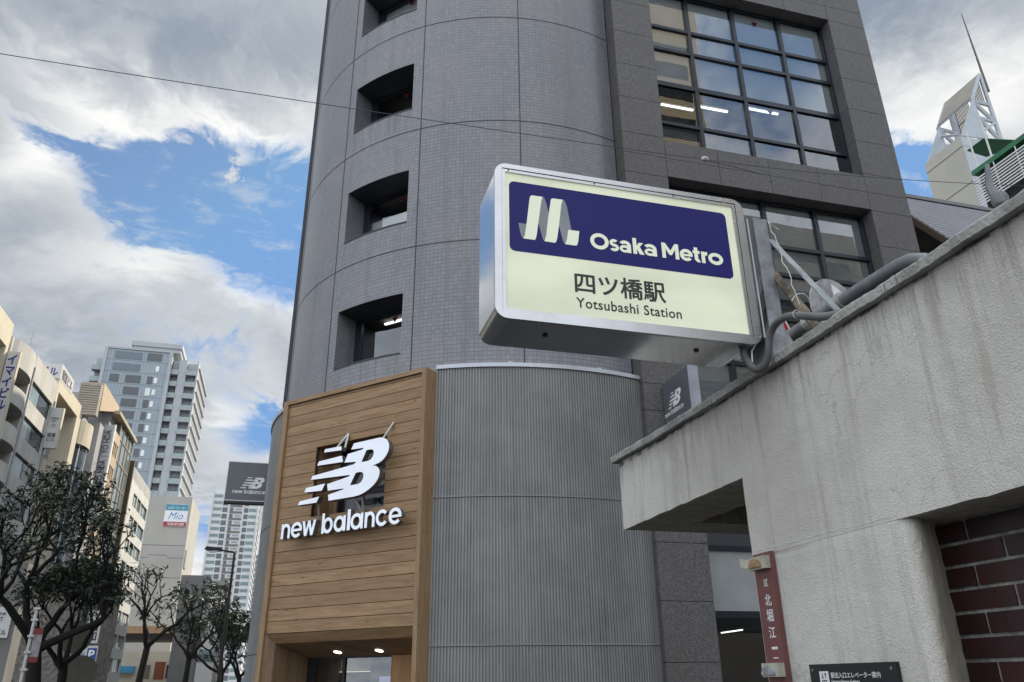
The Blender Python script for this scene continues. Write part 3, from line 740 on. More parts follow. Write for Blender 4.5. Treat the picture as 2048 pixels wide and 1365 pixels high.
# ---- timber portal on the chamfer
PN = V((-sin(radians(47)), -cos(radians(47)), 0)); PD = V((-sin(radians(43)), cos(radians(43)), 0))
PB = V((2.48925, 15.53295, 0))
def P(u, off, z): return PB + PD*u + PN*off + V((0, 0, z))
def pbox(mb, u0, u1, o0, o1, z0, z1): mb.obox(P(u0, o0, z0), PD*(u1-u0), PN*(o1-o0), (0, 0, z1-z0))
def portal():
    mb = MB(); pbox(mb, 0.0, 0.104, -1.0, 0.0, 0.13, 7.74); mb.build('portal_post', M_POST, corner)
    mb = MB(); pbox(mb, 4.10, 4.245, -1.0, 0.0, 0.13, 7.74); mb.build('portal_post', M_POST, corner)
    mb = MB(); pbox(mb, 0.106, 4.098, -1.0, 0.0, 7.645, 7.738); mb.build('portal_head', M_PLANK, corner)
    mb = MB(); gap = 0.012; F = -0.055
    H = (1.03, 3.09, 4.885, 6.46)
    z = 2.52; rows = []
    while z < 7.64: rows.append((z, min(z+0.241, 7.643))); z += 0.241
    def pl(u0, u1, z0, z1):
        if z1-z0 > 0.02: pbox(mb, u0, u1, F-0.03, F, z0+gap/2, z1-gap/2)
    for z0, z1 in rows:
        cuts = sorted({z0, z1, *(c for c in (H[2], H[3]) if z0 < c < z1)})
        if cuts == [z0, z1]:
            if z0 >= H[2]-1e-6 and z1 <= H[3]+1e-6: pl(0.106, H[0], z0, z1); pl(H[1], 4.098, z0, z1)
            else: pl(0.106, 4.098, z0, z1)
        else:
            # the plank is notched round the opening: one board in three lengths
            lo, c, hi = cuts
            inside_hi = c == H[2]
            pl(0.106, H[0], z0, z1); pl(H[1], 4.098, z0, z1)
            if inside_hi: pbox(mb, H[0], H[1], F-0.03, F, z0+gap/2, c)
            else: pbox(mb, H[0], H[1], F-0.03, F, c, z1-gap/2)
    # chamfered board and soffit over the entrance
    a0, a1 = P(0.106, F, 2.515), P(4.098, F, 2.515); b0, b1 = P(0.106, -0.22, 2.33), P(3.97, -0.22, 2.33)
    mb.face([a1, a0, b0, b1]); mb.face([b1, b0, P(0.106, -1.22, 2.06), P(3.97, -1.22, 2.06)])
    wall = mb.build('plank_wall', M_PLANK, corner)
    bk = MB()
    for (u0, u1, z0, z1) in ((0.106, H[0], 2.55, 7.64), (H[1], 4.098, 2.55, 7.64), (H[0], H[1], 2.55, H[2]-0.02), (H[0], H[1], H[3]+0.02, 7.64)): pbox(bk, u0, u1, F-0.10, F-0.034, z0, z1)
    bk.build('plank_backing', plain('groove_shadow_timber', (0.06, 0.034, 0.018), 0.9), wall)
    rv = MB(); D = -0.60
    rv.face([P(H[1], F, H[2]), P(H[1], D, H[2]), P(H[1], D, H[3]), P(H[1], F, H[3])]); rv.face([P(H[0], F, H[2]), P(H[0], F, H[3]), P(H[0], D, H[3]), P(H[0], D, H[2])])
    rv.face([P(H[0], F, H[3]), P(H[1], F, H[3]), P(H[1], D, H[3]), P(H[0], D, H[3])]); rv.face([P(H[0], F, H[2]), P(H[0], D, H[2]), P(H[1], D, H[2]), P(H[1], F, H[2])])
    rv.build('opening_reveal', M_PLANK, corner)
    g = MB(); pbox(g, H[0], H[1]-0.30, D-0.02, D+0.01, H[2], H[3]); g.build('recess_glazing', plain('midnight_glass', (0.006, 0.008, 0.018), 0.12, spec=0.6), corner)
    g = MB(); pbox(g, H[1]-0.30, H[1]-0.26, D+0.011, D+0.05, H[2], H[3]); pbox(g, 2.05, 2.08, D+0.011, D+0.03, H[2], H[3]); g.build('recess_frame', plain('brown_recess_frame', (0.09, 0.06, 0.035), 0.6), corner)
    g = MB(); pbox(g, H[1]-0.26, H[1], D-0.02, D+0.008, H[2], H[3]); g.build('recess_boarding', M_JAMB, corner)
    # inside of the lobby
    jb = MB(); jb.face([P(4.098, F, 0.13), P(3.97, -0.22, 0.13), P(3.97, -0.22, 2.33), P(4.098, F, 2.515)]); jb.face([P(3.97, -0.22, 0.13), P(3.97, -1.22, 0.13), P(3.97, -1.22, 2.06), P(3.97, -0.22, 2.33)])
    jb.build('lobby_wall', M_JAMB, corner)
    dn = V((0, 0, -1))*0.966+PN*0.26
    for u in (2.80, 1.66):
        c = P(u, -0.90, 2.33-0.27*0.68); d = MB(); d.tube([c+dn*0.001, c+dn*0.010], 0.085, 20); d.build('downlight', plain('downlight_lens', (0.9, 0.9, 0.85), 0.4, emit=(1.0, 0.93, 0.80), estr=4.0), corner)
    O = -1.22
    dr = MB(); pbox(dr, 3.74, 3.968, O-0.05, O, 0.13, 2.06); pbox(dr, 2.86, 2.93, O-0.06, O+0.005, 0.13, 2.06); pbox(dr, 2.931, 3.739, O-0.05, O, 2.0, 2.06); pbox(dr, 1.5, 2.859, O-0.05, O-0.001, 2.03, 2.06)
    door = dr.build('entrance_door', M_BLACK, corner)
    gl = MB(); gl.face([P(3.74, O-0.03, 0.13), P(1.5, O-0.03, 0.13), P(1.5, O-0.03, 2.05), P(3.74, O-0.03, 2.05)]); gl.build('door_glass', M_GLASS, door)
    sl = MB(); pbox(sl, 0.106, 1.56, O-0.02, O+0.04, 0.13, 2.06); sl.build('slatted_wall', M_SLAT, corner)
    q = MB(); pbox(q, 3.9, 4.2, O-0.65, O-0.6, 0.13, 2.3); pbox(q, 3.62, 3.899, O-0.66, O-0.61, 0.13, 2.3); q.build('stone_pier', plain('beige_lobby_stone', (0.24, 0.20, 0.165), 0.6), corner)
    for k, (u0, u1) in enumerate(((3.49, 3.61), (3.08, 3.47), (2.68, 3.06))):
        q = MB(); pbox(q, u0, u1, O-0.70, O-0.68, 1.775, 2.3); q.build('lit_panel', plain('lit_lobby_wall', (0.20, 0.19, 0.15), 0.8, 0, 0.08, emit=(0.8, 0.74, 0.52), estr=0.05), corner)
        q = MB(); pbox(q, u0, u1, O-0.679, O-0.65, 1.765, 1.774); q.build('light_strip', plain('lobby_light_strip', (0.9, 0.9, 0.8), 0.5, emit=(1, 0.9, 0.62), estr=0.9), corner)
    q = MB(); pbox(q, 2.45, 2.66, O-0.72, O-0.60, 0.13, 2.3); q.build('grey_column', plain('grey_lobby_column', (0.16, 0.165, 0.16), 0.6), corner)
    q = MB(); pbox(q, -0.6, 4.9, O-2.6, O-2.5, 0.0, 2.6); pbox(q, -0.6, 4.9, O-2.5, O-0.07, 2.31, 2.34); pbox(q, 4.85, 4.9, O-2.49, O-0.07, 0, 2.3); q.build('lobby', M_ROOMD, corner)
    q = MB(); pbox(q, 2.1, 2.40, O-0.65, O-0.60, 1.35, 1.665); q.build('lilac_screen', plain('lilac_screen', (0.3, 0.3, 0.45), 0.4, emit=(0.5, 0.5, 0.75), estr=0.30), corner)
portal()

# ---- lettering and emblem of the shop
N_S1 = [(2.466, 6.237), (1.996, 6.233), (1.982, 6.141), (2.493, 6.167)]
N_S2 = [(2.625, 5.985), (1.957, 6.016), (1.918, 5.874), (2.664, 5.897)]
N_S4 = [(2.938, 5.441), (2.384, 5.469), (2.463, 5.324), (2.978, 5.351)]
N_S5 = [(3.099, 5.169), (2.524, 5.206), (2.591, 5.085), (3.14, 5.09)]
N_B = [(1.706, 6.11), (1.635, 6.237), (0.937, 6.251), (0.86, 6.242), (0.79, 6.214), (0.726, 6.174), (0.685, 6.12), (0.662, 6.06), (0.656, 6.0), (0.67, 5.93), (0.700, 5.87), (0.745, 5.81), (0.813, 5.751), (0.90, 5.71), (0.985, 5.69), (1.083, 5.674), (1.02, 5.665), (0.96, 5.64), (0.91, 5.595), (0.882, 5.55), (0.875, 5.49), (0.888, 5.424), (0.912, 5.375), (0.948, 5.326), (1.0, 5.275), (1.059, 5.234), (1.13, 5.19), (1.21, 5.155), (1.30, 5.12), (1.40, 5.098), (1.541, 5.085), (2.24, 5.082), (2.271, 5.211), (1.843, 5.274), (1.84, 5.292), (2.286, 5.302), (2.324, 5.445), (1.713, 5.531), (1.681, 5.561), (2.816, 5.606), (2.775, 5.685), (1.604, 5.773), (1.53, 5.82), (1.868, 5.851), (1.788, 6.026), (1.374, 6.065), (1.357, 6.097)]
N_H1 = [(1.391, 5.792), (1.271, 6.031), (1.16, 6.033), (1.10, 6.018), (1.067, 5.975), (1.066, 5.92), (1.085, 5.865), (1.130, 5.815), (1.201, 5.79)]
N_H2 = [(1.669, 5.336), (1.526, 5.584), (1.42, 5.587), (1.35, 5.572), (1.311, 5.53), (1.308, 5.47), (1.33, 5.41), (1.375, 5.36), (1.443, 5.336)]
def flat_emblem(mb_face, mb_side, loops, fn, depth):
    """front face of an outline with holes, and its returns; fn(u, z, off) gives points"""
    fr = [[fn(u, z, 0) for u, z in lp] for lp in loops]
    allp = [p for lp in fr for p in lp]
    n = (fn(0, 0, 1)-fn(0, 0, 0)).normalized()
    for t in tessellate_polygon(fr):
        q = [allp[k] for k in t]
        if (q[1]-q[0]).cross(q[2]-q[0]).dot(n) < 0: q.reverse()
        mb_face.face(q)
    if mb_side is not None:
        for lp in loops:
            for (a, b) in zip(lp, lp[1:]+lp[:1]):
                mb_side.face([fn(*a, 0), fn(*b, 0), fn(*b, -depth), fn(*a, -depth)])
EMBLEM = [[N_S1], [N_S2], [N_S4], [N_S5], [N_B, N_H1, N_H2]]
def ring(cx, cy, rx, ry, t, a0, a1, n=28):
    o = [(cx+rx*cos(radians(lerp(a0, a1, k/n))), cy+ry*sin(radians(lerp(a0, a1, k/n)))) for k in range(n+1)]
    i = [(cx+(rx-t)*cos(radians(lerp(a0, a1, k/n))), cy+(ry-t)*sin(radians(lerp(a0, a1, k/n)))) for k in range(n+1)]
    return o+i[::-1]
def rect(x0, y0, x1, y1): return [(x0, y0), (x1, y0), (x1, y1), (x0, y1)]
def glyph(ch, wd):
    """strokes of a round geometric lower case letter, x height 1"""
    t = 0.215
    if ch == 'n': return [rect(0, 0, t, 0.99), ring(wd/2, 1-wd/2*1.12, wd/2, wd/2*1.12, t, 0, 165)] + [rect(wd-t, 0, wd, 1-wd/2*1.12)]
    if ch == 'e': return [ring(wd/2, .5, wd/2, .52, t, 0, 318), rect(t*0.8, 0.40, wd-0.005, 0.57)]
    if ch == 'c': return [ring(wd/2, .5, wd/2, .52, t, 38, 322)]
    if ch == 'a': return [ring(wd/2-0.04, .5, wd/2-0.04, .52, t, 0, 360), rect(wd-t, 0, wd, 1.0)]
    if ch == 'b': return [ring(wd/2+0.04, .5, wd/2-0.04, .52, t, 0, 360), rect(0, 0, t, 1.32)]
    if ch == 'l': return [rect(0, 0, wd, 1.34)]
    if ch == 'w':
        s = t*1.02; a = wd
        return [[(0, 1), (s, 1), (a*.27+s*.55, 0), (a*.27-s*.45, 0)], [(a*.27-s*.35, 0), (a*.27+s*.50, 0), (a*.5+s*.45, 1), (a*.5-s*.45, 1)], [(a*.5-s*.45, 1), (a*.5+s*.45, 1), (a*.73+s*.45, 0), (a*.73-s*.5, 0)], [(a*.73-s*.5, 0), (a*.73+s*.45, 0), (a, 1), (a-s, 1)]]
WORD = [('n', 3.607, 3.339), ('e', 3.318, 2.991), ('w', 2.988, 2.588), ('b', 2.417, 2.107), ('a', 2.081, 1.751), ('l', 1.708, 1.626), ('a', 1.617, 1.278), ('n', 1.237, 0.968), ('c', 0.942, 0.626), ('e', 0.61, 0.283)]
shopsign = thing('shop_sign', 'glowing white emblem and raised letters standing on rods off the timber wall', 'sign', tuple(P(2.0, 0.2, 4.4)))
def lettering():
    fn = lambda u, z, off: P(u, 0.30+off, z)
    f, s = MB(), MB()
    for lp in EMBLEM: flat_emblem(f, s, lp, fn, 0.14)
    # back of the emblem
    e = f.build('emblem', M_LED, shopsign); s.build('emblem_return', M_RETURN, e)
    H = 0.318
    for ch, u0, u1 in WORD:
        wd = (u0-u1)/H; f, s = MB(), MB()
        for k, poly in enumerate(glyph(ch, wd)):
            flat_emblem(f, s, [poly], lambda x, y, off, k=k: P(u0-x*H, 0.26+off+0.0012*k, 4.416+y*H), 0.13)
        lo = f.build('letter', M_LED, shopsign); s.build('letter_return', M_RETURN, lo)
    rods = [((2.15, -0.055, 6.62), (2.32, 0.17, 6.20)), ((2.14, -0.055, 6.62), (2.02, 0.17, 6.16)), ((0.86, -0.055, 6.66), (0.98, 0.17, 6.22)), ((1.55, -0.055, 4.74), (1.66, 0.17, 5.12)), ((1.54, -0.055, 4.74), (1.43, 0.17, 5.14)), ((2.80, -0.055, 4.66), (2.66, 0.17, 5.12))]
    for a, b in rods:
        r = MB(); r.tube([P(*a), P(*b)], 0.026, 8); r.build('rod', M_ROD, shopsign)
lettering()

# ---- two charcoal projecting signs with the same emblem
def sign_face(parent, org, ux, uz, w_emb, gapn=0.006):
    """emblem and wordmark on a flat sign; org is the lower left corner of the emblem"""
    ux, uz = V(ux), V(uz); n = ux.cross(uz)
    sc = w_emb/2.484
    fn = lambda u, z, off: V(org)+ux*((3.14-u)*sc)+uz*((z-5.082)*sc*1.08)+n*(gapn+off*sc)
    f = MB()
    for lp in EMBLEM: flat_emblem(f, None, lp, fn, 0)
    f.build('emblem', M_WHITE, parent)
    f = MB(); H = 0.318*sc*1.0; W = w_emb*1.38; x0 = -0.30*w_emb; k2 = W/3.324
    for ch, u0, u1 in WORD:
        for k, poly in enumerate(glyph(ch, (u0-u1)/0.318)):
            flat_emblem(f, None, [poly], lambda x, y, off, k=k: V(org)+ux*(x0+(3.607-u0)*k2+x*0.318*k2)+uz*(-0.318*k2*1.75+y*0.318*k2)+n*(gapn+0.0005*k+off*0.01), 0)
    f.build('wordmark', M_WHITE, parent)
def proj_signs():
    t = thing('projecting_sign', 'square charcoal sign with white emblem jutting from the cladding left of the timber wall', 'sign', (-1.3, 24.05, 6.43), 'charcoal projecting signs of the shop')
    y = 24.0
    mb = MB(); mb.box(-1.885, y, 6.45, -0.55, y+0.22, 7.56); mb.build('sign_box', M_SIGNG, t)
    mb = MB(); mb.box(-1.905, y-0.012, 6.43, -1.886, y+0.235, 7.585); mb.box(-1.886, y-0.012, 7.561, -0.55, y+0.235, 7.585); mb.box(-1.886, y-0.012, 6.425, -0.55, y+0.235, 6.449); mb.build('edge_trim', M_CAP, t)
    mb = MB(); mb.box(-1.9, y+0.0, 6.36, -0.55, y+0.235, 6.424); mb.build('sign_base', M_BLACK, t)
    sign_face(t, (-1.50, y, 6.80), (1, 0, 0), (0, 0, 1), 0.66)
    t = thing('projecting_sign', 'charcoal sign with white emblem and pale edge on the stone front above the concrete parapet', 'sign', (7.95, 14.5, 6.4), 'charcoal projecting signs of the shop')
    x = 7.80
    mb = MB(); mb.box(x, 13.90, 6.45, x+0.22, 15.10, 7.64); mb.build('sign_box', M_SIGNG, t)
    mb = MB(); mb.box(x-0.004, 13.87, 6.44, x+0.23, 13.899, 7.655); mb.build('edge_panel', M_SIGNE, t)
    mb = MB(); mb.box(x+0.05, 15.101, 6.6, x+0.18, 15.155, 6.8); mb.build('bracket', M_SIGNG, t); mb = MB(); mb.box(x+0.05, 15.101, 7.3, x+0.18, 15.155, 7.5); mb.build('bracket', M_SIGNG, t)
    sign_face(t, (x, 14.90, 6.98), (0, -1, 0), (0, 0, 1), 0.64)
proj_signs()

# ================================================================== concrete subway entrance on the right
WX = 2.0
station = thing('station_entrance', 'stained rough concrete subway entrance with a low parapet and a brick niche', 'subway entrance', (2.2, 1.5, 0.0))
def entrance():
    # the street wall: one stuccoed outline in the plane x = 2
    out = [(-3.0, 2.803), (-3.0, 2.04), (3.165, 2.04), (3.165, 2.40), (4.56, 2.40), (4.56, 2.835), (4.2, 2.812), (3.4, 2.803)]
    rnd = random.Random(8); pts = []
    for (a, b), (c, d) in zip(out, out[1:]+out[:1]):
        n = max(1, int(sqrt((c-a)**2+(d-b)**2)/0.05))
        for k in range(n):
            t = k/n; j = 0.0 if k == 0 or abs(b-2.04) < 1e-6 and abs(d-2.04) < 1e-6 and a+(c-a)*t > 2.1 else 0.0028
            pts.append((a+(c-a)*t+rnd.uniform(-j, j), b+(d-b)*t+rnd.uniform(-j, j)))
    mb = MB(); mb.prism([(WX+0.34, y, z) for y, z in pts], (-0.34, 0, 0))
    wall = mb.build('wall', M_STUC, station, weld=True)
    # the pillar, bull-nosed into the brick niche
    rv = MB(); prof = [(WX, 2.262), (WX+0.003, 2.243), (WX+0.011, 2.226), (WX+0.024, 2.214), (WX+0.041, 2.209), (WX+0.060, 2.213), (WX+0.085, 2.228), (WX+0.12, 2.249), (WX+0.16, 2.274), (WX+0.20, 2.300), (WX+0.24, 2.327)]
    zs = [0.13+k*(2.039-0.13)/64 for k in range(65)]
    wob = [[rnd.uniform(-0.0035, 0.0035) if 0 < k < len(prof)-1 else 0 for k in range(len(prof))] for _ in zs]
    grid = [[(x, y+wob[i][k], z) for k, (x, y) in enumerate(prof)] for i, z in enumerate(zs)]
    for i in range(len(zs)-1):
        for k in range(len(prof)-1): rv.face([grid[i][k], grid[i][k+1], grid[i+1][k+1], grid[i+1][k]])
        rv.face([grid[i][0], grid[i+1][0], (WX, 3.165, zs[i+1]), (WX, 3.165, zs[i])])
    rv.face([(WX, 3.165, 0.13), (WX+0.34, 3.165, 0.13), (WX+0.34, 3.165, 2.039), (WX, 3.165, 2.039)]); rv.face([(WX+0.24, 2.327, 0.13), (WX+0.24, 2.327, 2.039), (WX+0.34, 2.34, 2.039), (WX+0.34, 2.34, 0.13)])
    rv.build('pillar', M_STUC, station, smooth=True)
    # a thin line of pale filler along the crack above the pillar
    cr = MB(); q = [V((WX+0.0010, 3.15-0.9*k/30, 2.066-0.012*k/30+rnd.uniform(-.004, .004))) for k in range(31)]; cr.tube(q, 0.0026, 5); cr.build('crack_filler', plain('pale_filler', (0.62, 0.61, 0.58), 0.9, 0, 0.1, 30), station)
    # underside of the lintel, and brickwork set back in the niche
    bk = MB(); bw, bh, j = 0.262, 0.0620, 0.0120
    z = 2.03; row = 0; rb = random.Random(3)
    while z > 0.5:
        z0 = z-bh; y = 2.304 if row % 2 else 2.440
        while y > -2.5:
            y1 = min(y, 2.305); y0 = y-bw
            d = rb.uniform(-0.0015, 0.0015)
            if y1-y0 > 0.02: bk.box(2.20+d, y0, z0, 2.235, y1, z)
            y -= bw+j
        z -= bh+j; row += 1
    bk.build('brick_panel', M_MAROON, station, bevel=0.003)
    mb = MB(); mb.box(2.206, -2.6, 0.13, 2.26, 2.33, 2.06); mb.build('mortar', M_MORTAR, station)
    # coping, slightly uneven, in several cast lengths
    cuts = [-3.0, -0.9, 0.6, 1.98, 2.04, 3.30, 4.30, 4.62]
    for a, b in zip(cuts, cuts[1:]):
        n = max(2, int((b-a)/0.016)); mb = MB(); rows = []
        for k in range(n+1):
            y = a+0.003+(b-a-0.006)*k/n; jj = lambda s=0.0016: rnd.uniform(-s, s); up = max(0, (y-3.3)/1.3)**1.5*0.027+0.0016*sin(y*9)+0.001*sin(y*23)
            rows.append([(1.966+jj(), y, 2.806+up+jj()), (1.962+jj(), y, 2.838+up+jj()), (1.970+jj(), y, 2.846+up+jj(0.002)), (2.40, y, 2.850+up), (2.40, y, 2.806+up)])
        for r0, r1 in zip(rows, rows[1:]):
            for k in range(5): k2 = (k+1) % 5; mb.face([r0[k], r0[k2], r1[k2], r1[k]])
        mb.face(rows[0][::-1]); mb.face(rows[-1]); mb.build('coping', M_COPING, station, weld=True)
    mb = MB(); mb.box(2.405, 4.20, 2.832, 5.2, 4.62, 2.87); mb.build('coping', M_COPING, station)
    # canopy roof behind the parapet
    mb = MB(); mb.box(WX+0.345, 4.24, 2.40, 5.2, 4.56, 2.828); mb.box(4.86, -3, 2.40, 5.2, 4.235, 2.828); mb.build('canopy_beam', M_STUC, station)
    mb = MB(); mb.box(WX+0.345, -3, 2.56, 4.855, 4.235, 2.80); mb.build('canopy_slab', plain('dark_soffit_render', (0.13, 0.125, 0.115), 0.95, 0, 0.3, 3, 0.4, 40), station)
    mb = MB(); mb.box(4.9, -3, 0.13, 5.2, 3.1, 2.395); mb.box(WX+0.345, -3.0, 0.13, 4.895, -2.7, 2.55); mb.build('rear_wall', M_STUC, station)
entrance()

# ---- the address plate and its two reflectors
def address():
    t = thing('address_plate', 'narrow faded maroon address plate with white characters on the concrete pillar', 'address plate', (1.99, 3.06, 1.4))
    mb = MB(); mb.box(1.976, 2.992, 1.05, 1.996, 3.125, 2.043); mb.build('plate', M_PLATE, t, bevel=0.006)
    X = 1.976; ux, uz = (0, -1, 0), (0, 0, 1)
    for ch, z0, h, w_ in (('区', 1.905, 0.027, 0.028), ('北', 1.826, 0.046, 0.047), ('堀', 1.763, 0.049, 0.047), ('江', 1.699, 0.044, 0.047), ('一', 1.656, 0.008, 0.042), ('二', 1.597, 0.027, 0.044)):
        text('character', ch, (X, 3.052+w_/2 if h > 0.03 else 3.05+w_/2, z0), ux, uz, w_, h, M_WHITE, t, 0.0015, 0.012)
    for zc, lens, nm in ((2.000, M_AMBER, 'top'), (1.577, M_LENS, 'low')):
        b = MB(); b.box(1.945, 2.998, zc-0.026, 1.9755, 3.118, zc+0.026); bo = b.build('reflector', M_CREAMPL, t, bevel=0.004)
        l = MB(); n = 12; R = 0.045
        l.prism([(1.945, 3.066-R*cos(pi*k/n)*1.0, zc-0.018+0.036*sin(pi*k/n)) for k in range(n+1)], (-0.010, 0, 0)); l.build('lens', lens, bo, bevel=0.003)
        if zc > 1.9:
            l = MB(); l.obox((1.945, 3.108, zc-0.02), (-0.03, 0.028, 0.012), (0, 0.004, 0.004), (0.0, 0.0, 0.034)); l.build('broken_rim', M_CREAMPL, bo)
    text('character', '1', (X, 3.06, 1.48), ux, uz, None, 0.05, M_WHITE, t, 0.0015, 0.02)
address()
def infoplate():
    t = thing('info_plate', 'black notice plate about the lift screwed to the concrete pillar', 'sign', (1.99, 2.6, 1.35))
    mb = MB(); mb.box(1.984, 2.37, 1.15, 1.9975, 2.848, 1.593); mb.build('plate', M_INFO, t)
    X = 1.984; ux, uz = (0, -1, 0), (0, 0, 1)
    text('wording', '駅出入口エレベーター案内', (X, 2.722, 1.544), ux, uz, 0.268, 0.0195, M_WHITE, t, 0.001, 0.012)
    text('wording', 'Entrance Elevator Guidance', (X, 2.722, 1.529), ux, uz, 0.156, 0.009, M_WHITE, t, 0.001, 0.01)
    ic = MB(); ic.box(X-0.002, 2.735, 1.500, X, 2.788, 1.568); io = ic.build('pictogram', M_WHITE, t)
    ar = MB()
    for yc, s in ((2.770, -1), (2.752, 1)):
        zc = 1.553
        ar.box(X-0.003, yc-0.0015, zc-0.008, X-0.0021, yc+0.0015, zc+0.008)
        ar.prism([(X-0.0021, yc-0.0055, zc+s*0.004), (X-0.0021, yc+0.0055, zc+s*0.004), (X-0.0021, yc, zc+s*0.011)], (-0.0009, 0, 0))
    ar.box(X-0.003, 2.748, 1.512, X-0.0021, 2.775, 1.515); ar.box(X-0.003, 2.748, 1.535, X-0.0021, 2.775, 1.538); ar.box(X-0.003, 2.748, 1.5151, X-0.0021, 2.751, 1.5349); ar.box(X-0.003, 2.772, 1.5151, X-0.0021, 2.775, 1.5349); ar.box(X-0.003, 2.7605, 1.5151, X-0.0021, 2.7625, 1.5349)
    ar.build('lift_symbol', M_INFO, io)
    for y, z in ((2.826, 1.573), (2.392, 1.573)):
        s = MB(); s.tube([(X, y, z), (X-0.004, y, z)], 0.0055, 12); s.build('screw', M_ALUX, t)
infoplate()

# ---- the lit station sign
ssign = thing('station_sign', 'lit metal framed box sign with indigo band and cream panel over the parapet', 'station sign', (1.35, 2.95, 2.91))
SY = 2.80
def rrect(x0, x1, z0, z1, r, n=7):
    pts = []
    for cx, cz, a in ((x1-r, z1-r, 0), (x0+r, z1-r, 90), (x0+r, z0+r, 180), (x1-r, z0+r, 270)):
        pts += [(cx+r*cos(radians(a+90*k/n)), cz+r*sin(radians(a+90*k/n))) for k in range(n+1)]
    return pts
def round_caps(ch, w):
    xh, cap, t = 0.060, 0.079, 0.0180
    if ch == 'O': return [ring(w/2, cap/2, w/2, cap/2+.0015, t, 0, 360, 40)]
    if ch == 'o': return [ring(w/2, .030, w/2, .0315, t, 0, 360, 36)]
    if ch == 's': return [ring(w/2, .0425, w*.47, .0185, .0145, 38, 272), ring(w/2, .0180, w*.50, .0190, .0145, 92, -148)]
    if ch == 'a': return [ring(w*.44, .0185, w*.44, .0190, .0130, 0, 360), rect(w-t, 0, w, .038), ring(w*.47, .0360, w*.53, .0250, .0160, 0, 148)]
    if ch == 'k': return [rect(0, 0, t, cap+.003), [(t*.6, .014), (t*.6, .033), (w*.58, .060), (w*.99, .060)], [(w*.32, .031), (w*.58, .044), (w*1.04, 0), (w*.60, 0)]]
    if ch == 'M': return [rect(0, 0, t, cap), rect(w-t, 0, w, cap), [(0.001, cap), (t, cap), (w/2+.006, .031), (w/2, .0185), (w/2-.006, .0185)], [(w-.001, cap), (w-t, cap), (w/2-.006, .031), (w/2, .0185), (w/2+.006, .0185)]]
    if ch == 'e': return [ring(w/2, .030, w/2, .0315, .0165, 0, 320), rect(t*.7, .0240, w-.0015, .0350)]
    if ch == 't': return [rect(w*.2, .018, w*.2+t, .077), ring(w*.2+.0205, .0195, .0205, .0200, .0170, 180, 292), rect(0, .0455, w*.95, .060)]
    if ch == 'r': return [rect(0, 0, t, .060), ring(w*.98, .0305, w*.98, .0300, .0170, 90, 170)]
def operator_name():
    mb = MB()
    for ch, a, b in (('O', 1.165, 1.253), ('s', 1.256, 1.301), ('a', 1.305, 1.360), ('k', 1.370, 1.422), ('a', 1.426, 1.486), ('M', 1.513, 1.597), ('e', 1.602, 1.667), ('t', 1.669, 1.706), ('r', 1.712, 1.744), ('o', 1.747, 1.823)):
        for k, poly in enumerate(round_caps(ch, b-a)): mb.prism([(a+x, SY+0.0100, 3.303+y) for x, y in poly], (0, -0.0013-0.00018*k, 0))
    mb.build('operator_name', M_LOGOL, ssign)
